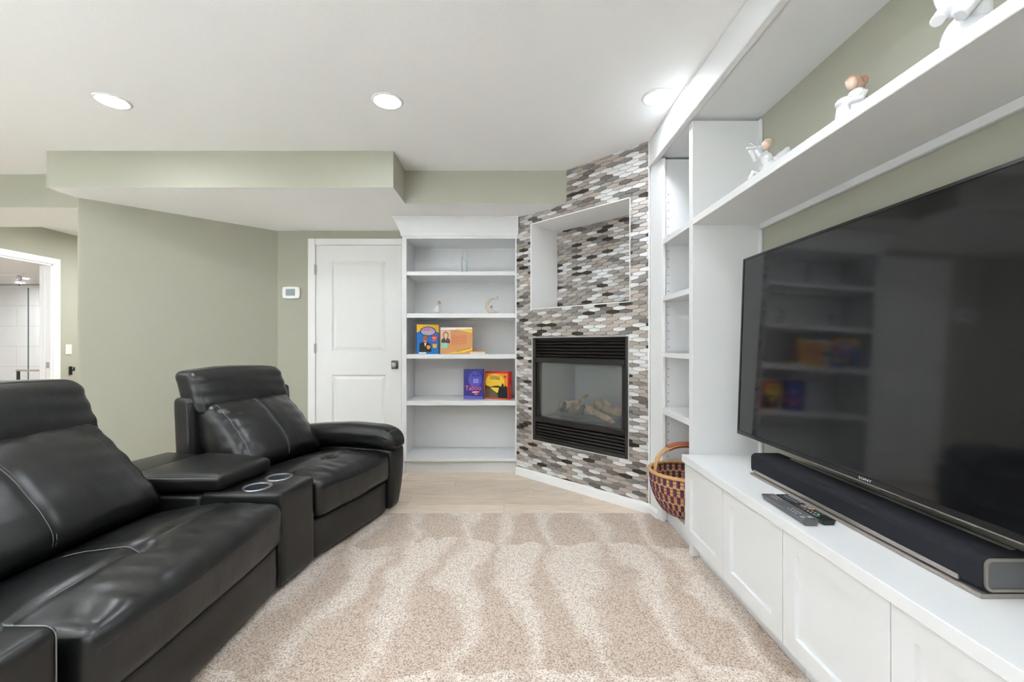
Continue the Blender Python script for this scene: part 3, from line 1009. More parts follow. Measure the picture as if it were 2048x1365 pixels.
tbox('sensor_tab', .002, .018, 1.20, 1.26, -.008, -.003, M['black'])
m = MB(); m.box(1.175, XW - .001, 1.20, 1.44, 0.98, 1.24)
m.build('wall_mount', M['black'], tv)
yl = (TY0 + TY1) / 2 - 0.012
text_mesh('logo', 'SONY', TP(-.0026, yl, 0.0085), (0, -1, 0), (0.03, 0, 1), 0.011, pmat('logo_silver', (0.75, 0.75, 0.75), 0.4), tv, 0.0004, width=0.048)

# ------------------------------------------------------------------ soundbar
sb = thing('soundbar', 'long charcoal cloth soundbar lying on the white countertop', 'soundbar', (1.11, 1.39, ZWT))
SY0, SY1, SX = 0.940, 1.840, 1.040
m = MB()
prof = []
def rr2(x0, x1, z0, z1, r, n=5):
    out = []
    for (cx, cz, a0) in ((x0 + r, z0 + r, 180), (x1 - r, z0 + r, 270), (x1 - r, z1 - r, 0), (x0 + r, z1 - r, 90)):
        for i in range(n + 1):
            a = R(a0 + 90 * i / n)
            out.append((cx + r * math.cos(a), cz + r * math.sin(a)))
    return out
def extr_y(m, prof, y0, y1, k=0):
    n = len(prof)
    vv = [(x, y0, z) for x, z in prof] + [(x, y1, z) for x, z in prof]
    m.add(vv, [tuple(range(n)), tuple(range(n, 2 * n))[::-1]] + [(i, (i + 1) % n, n + (i + 1) % n, n + i) for i in range(n)], k)
extr_y(m, rr2(SX, SX + .135, ZWT + .012, ZWT + .094, .020), SY0, SY1)
m.build('cloth_body', M['fabric'], sb, smooth=False)
m = MB(); extr_y(m, rr2(SX - .004, SX + .125, ZWT, ZWT + .011, .004, 2), SY0 + .0, SY1 - .0)
m.build('foot_plate', M['silver'], sb)
m = MB()
for (a, b) in ((SY0 - .004, SY0 + .004),):
    o_ = rr2(SX + .004, SX + .131, ZWT + .017, ZWT + .090, .016); i_ = rr2(SX + .010, SX + .125, ZWT + .023, ZWT + .084, .011)
    n = len(o_)
    vv = [(x, a, z) for x, z in o_] + [(x, a, z) for x, z in i_] + [(x, b, z) for x, z in i_]
    fs = [(i, (i + 1) % n, n + (i + 1) % n, n + i) for i in range(n)] + [(n + i, n + (i + 1) % n, 2 * n + (i + 1) % n, 2 * n + i) for i in range(n)]
    vv += [(x, b, z) for x, z in o_]
    fs += [(i, 3 * n + i, 3 * n + (i + 1) % n, (i + 1) % n) for i in range(n)]
    m.add(vv, fs)
m.build('end_ring', M['silver'], sb)
m = MB(); m.prism(rr2(SX + .010, SX + .125, ZWT + .023, ZWT + .084, .011), SY0 - .001, SY0 + .002, 0, lambda x, z, y: (x, y, z))
m.build('end_grille', M['grey'], sb)
wbox('front_strip', SX - .0015, SX + .004, SY0 + .05, SY1 - .02, ZWT + .016, ZWT + .028, sb, 0.001, M['silver'])
wbox('top_strip', SX + .098, SX + .112, SY0 + .03, SY1 - .10, ZWT + .0935, ZWT + .0955, sb, 0.0005, M['silver'])

# ------------------------------------------------------------------ remotes
def remote(name, label, far, near, w, t, mat, rows, acc):
    far = Vector(far); near = Vector(near)
    L = (far - near).length; dy = (far - near).normalized(); dx = Vector((dy.y, -dy.x, 0))
    base = Vector((near.x, near.y, ZWT))
    rm = thing(name, label, 'remote control', tuple(near.lerp(far, .5).to_2d()) + (ZWT,), 'remote controls on the countertop')
    def P(x, y, z):
        return base + dx * x + dy * y + Vector((0, 0, z))
    m = MB()
    prof = [(-w * .5, t), (w * .5, t), (w * .36, 0.0005), (-w * .36, 0.0005)]
    vv = [P(x, 0, z) for x, z in prof] + [P(x * .9, L, z * (1 if z > .001 else 1)) for x, z in prof]
    m.add(vv, [(0, 1, 2, 3), (7, 6, 5, 4)] + [(i, 4 + i, 4 + (i + 1) % 4, (i + 1) % 4) for i in range(4)])
    m.build('case', mat, rm, bevel=0.0015)
    k = 0
    for (y, xs, bw, bl) in rows:
        for x in xs:
            mt = acc.get((round(y, 3), x), M['keyw'] if (k % 3) else M['keyg'])
            k += 1
            m = MB(); m.box(x - bw, x + bw, y - bl, y + bl, t - .0005, t + .0013, 0, lambda a, b, c: tuple(P(a, b, c)))
            m.build('button', mt, rm)
M['keyw'] = pmat('pale_key', (0.38, 0.38, 0.40), 0.5)
M['keyg'] = pmat('grey_key', (0.13, 0.13, 0.14), 0.5)
M['keyr'] = pmat('red_key', (0.60, 0.03, 0.03), 0.4)
M['keygr'] = pmat('green_key', (0.03, 0.36, 0.20), 0.4)
M['keyy'] = pmat('amber_key', (0.75, 0.42, 0.06), 0.4)
c3 = (-.014, 0, .014)
rows = [(.205 - .013 * i, c3, .0030, .0022) for i in range(3)] + [(.150, (.0,), .0085, .0045)] + [(.090 - .013 * i, c3, .0030, .0022) for i in range(4)] + [(.022, (-.012, .012), .006, .005)]
remote('remote_control', 'dark grey remote on the countertop, the one closer to the cabinet doors', (.938, 1.552, 0), (.930, 1.318, 0), .052, .019, M['grey'], rows, {})
rows = [(.212 - .012 * i, c3, .0032, .0024) for i in range(6)] + [(.122, c3, .0045, .003), (.108, c3, .005, .004), (.092, (-.015, -.005, .005, .015), .0042, .0042), (.074, c3, .003, .0024), (.060, c3, .003, .0024), (.046, c3, .0032, .003), (.034, (-.012,), .006, .003)]
acc = {(.108, -.014): M['keyr'], (.092, -.015): M['keygr'], (.092, -.005): M['keyr'], (.092, .015): M['keyy'], (.034, -.012): M['keygr']}
remote('remote_control', 'black remote with coloured buttons lying next to the soundbar', (.990, 1.556, 0), (.989, 1.322, 0), .046, .016, M['black'], rows, acc)

# ------------------------------------------------------------------ downlights
def downlight(x, y, label, group, z=ZC, r=0.066, lens='lens'):
    t = thing('recessed_downlight', label, 'ceiling light', (x, y, z), group)
    m = MB()
    m.lathe([(r, -.001), (r + .003, -.006), (r + .016, -.0045), (r + .019, -.0005), (r + .015, 0.0)], (x, y, z), 36)
    m.f = m.f[:-2]; m.mi = m.mi[:-2]
    m.build('trim_ring', M['glossw'], t, smooth=True)
    m = MB()
    m.lathe([(0.0, -.006), (r * .5, -.0052), (r * .9, -.0025), (r + .001, -.001)], (x, y, z), 36)
    m.f = m.f[:-1]; m.mi = m.mi[:-1]
    m.build('lens', M[lens], t, smooth=True)
GV = 'ceiling downlights in view'
downlight(-2.167, 2.325, 'round lit downlight in the ceiling left of the bulkhead centre, over the console sofa', GV)
downlight(-0.668, 2.325, 'round lit downlight in the ceiling in front of the bulkhead corner', GV)
downlight(0.795, 2.290, 'round lit downlight in the ceiling beside the cabinet valance', GV)
GH = 'ceiling downlights out of view'
for y in (0.80, -0.75, -2.3):
    for x in (-3.66, -2.167, -0.668, 0.45):
        downlight(x, y, 'round ceiling downlight over the part of the room outside the picture', GH)
downlight(-3.66, 2.325, 'round ceiling downlight over the part of the room outside the picture', GH)
for y in (4.35, 5.3, 6.3):  # hidden lamps added to brighten the hall
    downlight(-4.2, y, 'unseen round downlight added to brighten the hall behind the angled wall', 'added hall lights', lens='lens2')
downlight(-5.80, 5.14, 'small round downlight in the bathroom ceiling seen through the doorway', 'bathroom light in view', 2.10, 0.05, 'lens2')
for p in ((-7.3, 6.4), (-6.6, 4.6), (-7.9, 5.2)):  # lamps added out of sight to brighten the bathroom
    downlight(p[0], p[1], 'unseen round downlight added to brighten the bathroom', 'added bathroom lights', 2.10, 0.055, 'lens2')

# ------------------------------------------------------------------ black leather theatre sofa
sofa = thing('sectional_sofa', 'curved black leather reclining theatre sofa with cup-holder console', 'sofa', (-1.45, 1.9, 0.012))
ZF = 0.012
LE = M['leather']; LS = M['leather_smooth']
class Frame:
    """p along the seat's front, q back from the front, z up"""
    def __init__(s, o, a):
        s.o = Vector(o); s.a = Vector(a).normalized(); s.b = Vector((-s.a.y, s.a.x))
    def P(s, p, q, z):
        v = s.o + s.a * p + s.b * q
        return (v.x, v.y, z)

def seat_unit(F, w, shell_l=0.03, shell_r=0.055, headw=None, su=0.0):
    # footrest front
    f, sf = pillow('footrest_panel', (w, .10, .200), .022, lambda x, y, z: F.P(w / 2 + x, .065 + y, .125 + z), LS, sofa,
                   (0, .012, 0), (14, 4, 6), wr=.0015)
    stitch(f, [sf(-.97 + 1.94 * i / 24, -1, .86) for i in range(25)], .0014, M['piping'], 'piping')
    # inner box that carries the seat
    m = MB(); m.box(.01, w - .01, .10, .95, .04, .30, 0, F.P)
    m.build('seat_base', M['piping'], sofa)
    # seat cushion with a centre seam, a cross seam and a dimple where they meet
    def sd(u, v, t):
        if t < 0: return (0, 0, 0)
        k = max(0, t)
        dim = math.exp(-(((u - su) * w / 2) ** 2 + ((v + .32) * .28) ** 2) / .0016) * -.022
        seam = -.007 * math.exp(-((v + .32 - .10 * abs(u)) * .28 / .013) ** 2)
        mid = -.006 * math.exp(-((u - su) * w / 2 / .012) ** 2) * (1 if v > -.32 else 0)
        rip = .0085 * (noise.noise(Vector((u * 9 * w + F.o.x * 7, v * 2.2, F.o.y))) + .5 * noise.noise(Vector((u * 22 * w, v * 4, F.o.y * 3)))) * max(0, 1 - abs(v + .72) / .40)
        fall = -.045 * max(0, (v + .15))             # lower toward the back
        return (0, 0, k * (dim + seam + mid + rip + fall))
    c, sc_ = pillow('seat_cushion', (w - .008, .60, .185), .040, lambda x, y, z: F.P(w / 2 + x, .285 + y, .322 + z), LE, sofa,
                    (0, .014, .040), (44, 40, 6), sd, .0022, 8.0, 3.0)
    stitch(c, [sc_(u, -.32 + .10 * abs(u), 1) for u in [-.96 + 1.92 * i / 40 for i in range(41)]])
    stitch(c, [sc_(su + 0.012, v, 1) for v in [-.32 + .9 * i / 30 for i in range(31)]])
    stitch(c, [sc_(-.96 + 1.92 * i / 40, -.985, .50) for i in range(41)], .0014, M['piping'], 'piping')
    # back cushion leaning back, bulging at the small of the back
    hw = headw or w - .03
    def bm_(x, y, z):
        t = (z + .20) / .40
        q = .475 + .335 * max(t, -.1) ** 1.12 + y
        return F.P(w / 2 + x * (1 - .03 * t), q + .085, .375 + .375 * t - y * .45)
    def bd(u, v, t):
        if v > 0: return (0, 0, 0)
        mid = .007 * math.exp(-((u - su) * hw / 2 / .010) ** 2)
        side = .006 * math.exp(-((abs(u) - .80) * hw / 2 / .011) ** 2)
        cr = .004 * math.sin(t * 19 + 2.5 * u) * max(0, abs(u) - .25) + .006 * math.sin(u * 16 + t * 5) * max(0, t - .5)
        return (0, mid + side + cr, 0)
    bk, sb_ = pillow('back_cushion', (hw, .20, .40), .060, bm_, LE, sofa, (.0, .050, 0), (38, 6, 34), bd, .004, 7.0, 2.4)
    stitch(bk, [sb_(su + .012, -1, -.9 + 1.75 * i / 30) for i in range(31)])
    stitch(bk, [sb_(su - .012, -1, -.9 + 1.75 * i / 30) for i in range(31)])
    stitch(bk, [sb_(-.80, -1, -.9 + 1.75 * i / 30) for i in range(31)])
    # headrest roll
    def hm(x, y, z):
        return F.P(w / 2 + x, .885 + y + .10 * (z / .25), .838 + z - .012 * (x / hw * 2) ** 2)
    def hd(u, v, t):
        if v < 0:
            return (0, .010 * max(0, -t - .2) * math.sin(u * 9) * .5 + .0035 * math.sin(t * 12 + u * 3) * abs(u), 0)
        return (0, 0, 0)
    hr, sh_ = pillow('headrest', (hw + .012, .165, .245), .042, hm, LE, sofa, (.006, .020, .008), (30, 6, 14), hd, .003, 7.0)
    e_ = .935
    stitch(hr, [sh_(-e_, -1, -.9 + 1.8 * i / 20) for i in range(21)] + [sh_(-e_, -1 + .2 * i, 1) for i in range(9)], .0018, M['piping'], 'piping')
    stitch(hr, [sh_(-e_ + 2 * e_ * i / 40, -.78, 1) for i in range(41)], .0018, M['piping'], 'piping')
    # outer back shell, wider than the cushions
    def shm(x, y, z):
        t = (z + .36) / .72
        return F.P(w / 2 + (shell_r - shell_l) / 2 + x * (1 - .02 * t), .845 + y + .05 * t, .085 + .72 * t + .02 * (x > 0))
    pillow('back_shell', (w + shell_l + shell_r, .13, .72), .030, shm, LS, sofa, (0, .02, 0), (10, 4, 10), None, .0015)

NEAR = Frame((-1.000, 1.000), (0, 1))
FAR = Frame((-0.965, 2.120), (0.292, 0.956))
WN, WFAR = 0.868, 0.645
seat_unit(NEAR, WN, 0.0, 0.0, headw=WN - .03, su=-.13)
seat_unit(FAR, WFAR)

# wedge console between the seats
CA = Vector((-1.004, 1.872)); CB = Vector((-0.967, 2.116)); fb = FAR.b
def CP(p, q, z):
    a = CA + Vector((-1, 0)) * q
    b = CB + fb * q
    v = a.lerp(b, p)
    return (v.x, v.y, z)
def cpad(name, p0, p1, q0, q1, z0, z1, r, puff, n=(14, 20, 4), wr=.001, disp=None, fz=None):
    sx, sy, sz = .30, q1 - q0, z1 - z0
    def f(x, y, z):
        q = q0 + sy / 2 + y
        zz_ = z0 + sz / 2 + z
        if fz: zz_ = fz(q, zz_)
        return CP(p0 + (p1 - p0) * (x / sx + .5), q, zz_)
    return pillow(name, (sx, sy, sz), r, f, LS, sofa, puff, n, disp, wr)
# body with a plain top; flat dark discs stand in for the wells
ZK = 0.448
body, sbod = cpad('console_body', 0, 1, 0.0, .36, ZF + .018, ZK, .022, (0, .004, 0), (10, 10, 10), .0008)
cpad('console_body', 0, 1, .355, .98, ZF + .018, ZK - .012, .02, (0, 0, 0), (6, 10, 6), 0)
stitch(body, [sbod(-.93, -1, -.98 + 1.9 * i / 20) for i in range(21)] + [sbod(-.93, -.95 + 1.9 * i / 20, 1.0) for i in range(21)], .0022, M['piping'], 'piping')
lid, slid = cpad('console_lid', -.02, 1.0, .265, .70, ZK + .004, ZK + .075, .026, (0, .0, .022), (18, 26, 4), .0015)
stitch(lid, [slid(-.96, -.93 + 1.86 * i / 24, .62) for i in range(25)], .0018)
cpad('console_back_pad', -.02, 1.0, .71, .99, ZK - .02, ZK + .055, .024, (0, 0, .012), (10, 12, 4), .001)
def cup(c, zt, parent):
    m = MB()
    m.lathe([(.050, .0005), (.050, .0035), (.056, .0055), (.062, .0045), (.063, .0005)], (c[0], c[1], zt), 32)
    m.f = m.f[:-2]; m.mi = m.mi[:-2]
    rg = m.build('cup_ring', M['cupring'], sofa, smooth=True)
    m = MB()
    m.lathe([(.0, .0012), (.050, .0012), (.0505, .003)], (c[0], c[1], zt), 32)
    m.f = m.f[:-1]; m.mi = m.mi[:-1]
    m.build('cup_well', M['cupwell'], rg)
for (p, q) in ((.27, .165), (.76, .165)):
    cup(CP(p, q, 0), ZK, body)

# second console at the picture's lower left corner
def KP(p, q, z):
    return (-1.030 - q, .700 + .285 * p, z)
def kpad(name, q0, q1, z0, z1, r, puff, n=(10, 12, 4)):
    sx, sy, sz = .285, q1 - q0, z1 - z0
    return pillow(name, (sx, sy, sz), r, lambda x, y, z: KP(x / sx + .5, q0 + sy / 2 + y, z0 + sz / 2 + z), LS, sofa, puff, n, None, .0008)
kb, skb = kpad('console_body', 0, .36, ZF + .018, .462, .026, (0, .004, 0))
kpad('console_body', .355, .98, ZF + .018, .45, .02, (0, 0, 0))
kl, skl = kpad('console_lid', .265, .70, .466, .535, .026, (0, 0, .02))
kpad('console_back_pad', .71, .99, .43, .51, .024, (0, 0, .01))
stitch(kb, [skb(.90, -1, -.98 + 1.9 * i / 20) for i in range(21)] + [skb(.90, -.95 + 1.9 * i / 20, 1.0) for i in range(21)], .0020)
for (p, q) in ((.27, .150), (.74, .150)):
    cup(KP(p, q, 0), .462, kb)

# arm at the door end of the sofa
def am(x, y, z):
    t = (z + .195) / .39
    bow = 1 - .42 * max(0, 1 - t) ** 2.2
    return FAR.P(WFAR + .002 + (x + .082) * bow, .41 + y * (1 - .02 * (1 - t)), .035 + .40 * t)
arm, sarm = pillow('arm_panel', (.164, .86, .39), .035, am, LS, sofa, (.008, .014, 0), (6, 14, 10), None, .001)
stitch(arm, [sarm(-.55, -1, -.95 + 1.9 * i / 20) for i in range(21)], .0018, M['piping'], 'piping')
def pm(x, y, z):
    u = (y + .40) / .80                        # 0 front, 1 back
    droop = max(0, .16 - u) / .16
    flare = .022 * max(0, (z + .065) / .13) * (1 - u) ** 2
    return FAR.P(WFAR + .035 + x + flare * (1 if x > 0 else .2), .360 + y, .497 + z - .040 * droop ** 2 * (1 if z > 0 else .3) + .008 * math.sin(u * 3.1) - .055 * max(0, u - .45))
pad, spad = pillow('arm_pad', (.150, .82, .135), .048, pm, LS, sofa, (.012, .012, .010), (10, 26, 6), None, .0025, 9.0)
stitch(pad, [spad(-.86 + 1.6 * i / 16, -.90, 1) for i in range(17)], .0016)
stitch(pad, [spad(.55, -.9 + 1.8 * i / 30, 1) for i in range(31)], .0014, M['piping'], 'piping')

# ------------------------------------------------------------------ woven basket in the tall bookcase
bk = thing('woven_basket', 'round purple and tan woven basket with leather-wrapped handle in the tall bookcase', 'basket', (.995, 2.434, .133))
M['straw'] = pmat('tan_straw', (0.52, 0.30, 0.13), 0.65)
M['purple'] = pmat('purple_straw', (0.075, 0.022, 0.060), 0.65)
M['rust'] = pmat('rust_straw', (0.30, 0.085, 0.040), 0.65)
M['lwrap'] = pmat('red_brown_leather', (0.28, 0.075, 0.035), 0.5)
bx, by_, zb, zr, rb_ = .992, 2.430, .1335, .378, .190
def bowl_r(t):                                   # t 0 bottom .. 1 rim
    return rb_ * (0.30 + 0.70 * math.sin(min(1, t * 1.02) * math.pi / 2) ** 0.62) if t > 0 else rb_ * .30
NR, NA = 48, 128
m = MB(); vv = []; fs = []; ks = []
for layer in (0, 1):
    for i in range(NR + 1):
        t = i / NR
        z = zb + (zr - zb) * t ** 1.25
        for j in range(NA):
            wv = .0018 * (1 if (i // 8 + (j // 2)) % 2 else -1) if layer == 0 else 0
            r = bowl_r(t) + wv - .007 * layer
            a = 2 * math.pi * j / NA
            vv.append((bx + r * math.cos(a), by_ + r * math.sin(a), z + (.004 * layer if i == 0 else 0)))
N1 = (NR + 1) * NA
for layer in (0, 1):
    for i in range(NR):
        for j in range(NA):
            a = layer * N1 + i * NA
            fs.append((a + j, a + (j + 1) % NA, a + NA + (j + 1) % NA, a + NA + j))
            band = i // 8
            if i % 8 == 0:
                k = 0 if band % 2 else 2
            else:
                k = 1 if ((j // 2 + band) % 2) else (0 if (i % 8) % 3 else 2)
            ks.append(k)
for layer in (0, 1):
    fs.append(tuple(range(layer * N1, layer * N1 + NA))); ks.append(0)
o = emit_mesh('woven_bowl', vv, fs, [M['straw'], M['purple'], M['rust']], bk, mi=ks)
m = MB(); m.tube([(bx + (rb_ - .002) * math.cos(2 * math.pi * j / 64), by_ + (rb_ - .002) * math.sin(2 * math.pi * j / 64), zr + .004 + .0016 * math.sin(j * 2.4)) for j in range(64)], .0105, 8, closed=True)
m.build('rope_rim', M['straw'], bk, smooth=True)
hp = []
for i in range(17):
    a = math.pi * (i / 16)
    x = bx - (rb_ - .015) * math.cos(a); z = zr + .155 * math.sin(a) ** .75
    hp.append((x, by_ - .03 + .02 * math.sin(a), z))
for dy in (-.012, .012):
    m = MB(); m.tube([(p[0], p[1] + dy, p[2]) for p in hp], .007, 8)
    m.build('handle_strand', M['straw'], bk, smooth=True)
m = MB(); m.tube(hp[5:12], .018, 10); m.build('leather_grip', M['lwrap'], bk, smooth=True)

# ------------------------------------------------------------------ board games
def cmat(name, c, r=.35):
    return pmat(name, c, r)
CM = {'blue': cmat('print_blue', (.008, .16, .52)), 'yellow': cmat('print_yellow', (.85, .48, .02)), 'navy': cmat('print_navy', (.02, .03, .18)),
      'red': cmat('print_red', (.60, .02, .03)), 'white': cmat('print_white', (.8, .8, .8)), 'blackp': cmat('print_black', (.01, .01, .012)),
      'skin': cmat('print_skin', (.38, .10, .05)), 'kraft': cmat('print_kraft', (.60, .27, .09)), 'stamp': cmat('print_stamp', (.55, .10, .04)),
      'mint': cmat('print_mint', (.25, .62, .48)), 'tape': cmat('print_tape', (.75, .52, .02)), 'hair': cmat('print_hair', (.32, .15, .06)),
      'pale': cmat('print_pale', (.72, .46, .33)), 'brown': cmat('print_brown', (.05, .03, .03)), 'indigo': cmat('print_indigo', (.022, .022, .20)),
      'violet': cmat('print_violet', (.07, .065, .42)), 'pink': cmat('print_pink', (.95, .16, .20)), 'catred': cmat('print_scarlet', (.62, .015, .015)),
      'orange': cmat('print_orange', (.85, .25, .02)), 'sun': cmat('print_sun', (.85, .58, .05)), 'olive': cmat('print_olive', (.10, .07, .03)),
      'lav': cmat('print_lavender', (.35, .36, .62)), 'gold': cmat('print_gold', (.70, .42, .06))}
class Box:
    """a box standing on a shelf; x 0..w left to right, z 0..h on its front"""
    def __init__(s, name, label, cx, y, z, w, h, d, rot, mat, side=None, group='board games in the bookcase'):
        s.t = thing(name, label, 'board game', (cx, y, z), group)
        c, sn = math.cos(rot), math.sin(rot)
        s.ux = Vector((c, sn, 0)); s.uy = Vector((-sn, c, 0)); s.o = Vector((cx, y, z)) - s.ux * w / 2
        s.w, s.h, s.d = w, h, d
        m = MB(); m.box(0, w, 0, d, 0, h, 0, s.P)
        s.body = m.build('carton', mat, s.t, bevel=0.0015)
        s.k = 0
    def P(s, x, y, z):
        return tuple(s.o + s.ux * x + s.uy * y + Vector((0, 0, z)))
    def poly(s, name, pts, mat, up=None):
        s.k += 1; e = .0004 + .00025 * s.k
        n = len(pts)
        vv = [s.P(x, -e, z) for x, z in pts] + [s.P(x, .0003, z) for x, z in pts]
        return emit_mesh(name, vv, [tuple(range(n)), tuple(range(n, 2 * n))[::-1]] + [(i, (i + 1) % n, n + (i + 1) % n, n + i) for i in range(n)], mat, s.t)
    def ell(s, name, cx, cz, rx, rz, mat, n=20, a0=0, a1=360):
        pts = [(cx + rx * math.cos(R(a0 + (a1 - a0) * i / n)), cz + rz * math.sin(R(a0 + (a1 - a0) * i / n))) for i in range(n if a1 - a0 == 360 else n + 1)]
        return s.poly(name, pts, mat)
    def text(s, name, txt, cx, cz, size, mat, width=None, tilt=0):
        s.k += 1
        c, sn = math.cos(tilt), math.sin(tilt)
        return text_mesh(name, txt, s.P(cx, 0, cz), s.ux * c + Vector((0, 0, sn)), -s.ux * sn + Vector((0, 0, c)), size, mat, s.t, .0008 + .00025 * s.k, width=width)
    def side(s, name, x, pts, mat, txt=None):
        e = .0008 if x > 0 else -.0008
        return emit_mesh(name, [s.P(x + e, y, z) for y, z in pts], [tuple(range(len(pts)))], mat, s.t)

z3 = 1.019; z4 = 0.623
g1 = Box('game_show_box', 'blue and yellow quiz game box standing at the end of the upper game shelf', -.718, 3.725, z3, .190, .258, .055, R(17), CM['blue'])
g1.poly('yellow_band', [(0, .258), (0, .185), (.03, .20), (.16, .20), (.19, .185), (.19, .258)], CM['yellow'])
g1.ell('title_oval', .097, .198, .070, .042, CM['navy'])
g1.ell('title_oval_inner', .097, .198, .062, .035, CM['lav'])
g1.text('lettering', 'FAMILY', .097, .212, .032, CM['red'], .105)
g1.text('lettering', 'FEUD', .097, .184, .036, CM['yellow'], .085)
g1.poly('printed_suit', [(.022, .018), (.026, .092), (.055, .105), (.085, .105), (.115, .090), (.125, .06), (.125, .018)], CM['blackp'])
g1.poly('printed_collar', [(.062, .105), (.072, .062), (.086, .105)], CM['white'])
g1.ell('printed_head', .073, .128, .021, .034, CM['skin'])
g1.poly('printed_smile', [(.062, .114), (.073, .107), (.084, .114)], CM['white'])
g1.ell('printed_hand', .100, .060, .018, .018, CM['orange'])
g1.ell('edition_badge', .152, .138, .026, .029, CM['red'])
g1.text('lettering', '6th', .152, .142, .030, CM['white'], .034)
g1.text('lettering', 'edition', .152, .122, .012, CM['white'], .036)
g1.poly('sticker', [(.134, .088), (.176, .088), (.170, .052), (.140, .052)], CM['gold'])
g1.poly('printed_strip', [(.018, .002), (.080, .002), (.080, .016), (.018, .016)], CM['white'])
g1.side('spine_print', 0, [(.008, .03), (.047, .03), (.047, .16), (.008, .16)], CM['navy'])

g2 = Box('case_file_box', 'tan case-file game box beside the blue quiz game box', -.470, 3.735, z3, .285, .236, .05, R(-2), CM['kraft'])
g2.poly('paper_edge', [(.006, .232), (.280, .232), (.280, .218), (.006, .208)], CM['white'])
g2.poly('warning_tape', [(.125, .218), (.282, .212), (.282, .185), (.225, .196)], CM['tape'])
g2.poly('warning_tape', [(.09, .004), (.20, .012), (.283, .040), (.283, .058), (.18, .030), (.06, .004)], CM['tape'])
for i in range(6):
    g2.poly('tape_mark', [(.150 + .021 * i, .018 + .0055 * i), (.163 + .021 * i, .0215 + .0055 * i), (.163 + .021 * i, .0275 + .0055 * i), (.150 + .021 * i, .024 + .0055 * i)], CM['blackp']); g2.k -= 1
g2.poly('photo', [(.008, .092), (.090, .092), (.090, .205), (.008, .205)], CM['pale'])
g2.poly('printed_blouse', [(.010, .094), (.012, .125), (.035, .145), (.068, .145), (.088, .12), (.088, .094)], CM['brown'])
g2.ell('printed_hair', .050, .165, .026, .034, CM['hair'])
g2.ell('printed_face', .050, .163, .015, .021, CM['pale'])
g2.poly('printed_neck', [(.040, .148), (.060, .148), (.050, .118)], CM['pale'])
g2.poly('mint_note', [(.010, .050), (.062, .050), (.062, .098), (.010, .098)], CM['mint'])
fr_ = [(.105, .086), (.228, .096), (.228, .162), (.170, .158), (.162, .152), (.130, .160), (.105, .156)]
def ring_poly(g, name, pts, wdt, mat):
    for i in range(len(pts)):
        a, b = Vector(pts[i]), Vector(pts[(i + 1) % len(pts)])
        d = (b - a).normalized(); nn = Vector((-d.y, d.x)) * wdt
        g.poly(name, [tuple(a - nn - d * wdt), tuple(b - nn + d * wdt), tuple(b + nn + d * wdt), tuple(a + nn - d * wdt)], mat); g.k -= 1
ring_poly(g2, 'stamp_border', fr_, .0018, CM['stamp'])
g2.text('lettering', 'UNSOLVED', .167, .136, .032, CM['stamp'], .110, .06)
g2.text('lettering', 'CASE FILES', .167, .111, .028, CM['stamp'], .110, .06)

pk = thing('card_packet', 'small orange and white packet lying flat beside the tan game box', 'packet', (-.275, 3.71, z3))
boxo('packet_body', -.345, -.215, 3.685, 3.775, z3 + .0005, z3 + .016, CM['white'], pk, bevel=.001)
boxo('packet_cover', -.330, -.215, 3.684, 3.775, z3 + .0162, z3 + .024, CM['orange'], pk, bevel=.001)
boxo('packet_label', -.250, -.2145, 3.683, 3.7, z3 + .016, z3 + .0245, CM['yellow'], pk)

g3 = Box('word_game_box', 'deep blue word game box with pink lettering on the lower game shelf', -.318, 3.725, z4, .175, .262, .05, R(-4), CM['indigo'])
g3.ell('printed_glow', .100, .175, .060, .070, CM['violet'])
for dx in (.085, .125):
    g3.ell('printed_eye', dx, .208, .014, .006, CM['indigo'])
    g3.poly('printed_brow', [(dx - .016, .220), (dx, .229), (dx + .016, .222), (dx, .225)], CM['indigo'])
for i in range(4):
    g3.poly('printed_finger', [(.085 + i * .012, .142), (.092 + i * .012, .142), (.094 + i * .012, .180), (.087 + i * .012, .180)], CM['lav'])
g3.text('lettering', 'Taboo', .085, .098, .060, CM['pink'], .140, .03)
g3.poly('subtitle_band', [(.072, .056), (.136, .060), (.138, .072), (.074, .068)], CM['pink'])
g3.poly('subtitle_gap', [(.086, .059), (.114, .061), (.115, .069), (.087, .067)], CM['white'])
g3.poly('subtitle_band', [(.096, .040), (.124, .042), (.124, .052), (.096, .050)], CM['pink'])
g3.poly('printed_band', [(.002, .002), (.173, .002), (.173, .024), (.002, .030)], cmat('print_slate', (.09, .09, .38)))
g3.side('side_print', .175, [(.010, .06), (.040, .06), (.040, .17), (.010, .17)], CM['pink'])

g4 = Box('island_game_box', 'red board game box with a sunset picture beside the deep blue box', -.118, 3.745, z4, .232, .240, .07, R(-24), CM['catred'])
g4.o = g4.o
g4.poly('picture', [(.006, .008), (.222, .008), (.222, .226), (.006, .226)], CM['orange'])
g4.ell('printed_sun', .100, .150, .092, .070, CM['sun'])
g4.poly('printed_land', [(.006, .010), (.006, .118), (.06, .105), (.09, .115), (.13, .120), (.17, .108), (.222, .112), (.222, .010)], CM['olive'])
g4.poly('printed_water', [(.055, .100), (.115, .100), (.185, .098), (.165, .066), (.120, .056), (.080, .078)], CM['sun'])
g4.poly('printed_field', [(.006, .012), (.006, .085), (.050, .100), (.115, .055), (.13, .012)], cmat('print_umber', (.14, .10, .06)))
for (dx, h_) in ((.150, .098), (.175, .125), (.203, .108)):
    g4.poly('printed_rider', [(dx - .018, .012), (dx - .020, .06), (dx - .010, h_), (dx, h_ + .018), (dx + .010, h_), (dx + .016, .055), (dx + .016, .012)], CM['blackp'])
g4.poly('title_plate', [(.048, .172), (.150, .166), (.150, .205), (.052, .210)], CM['gold'])
g4.text('lettering', 'CATAN', .100, .181, .034, CM['brown'], .088, -.04)
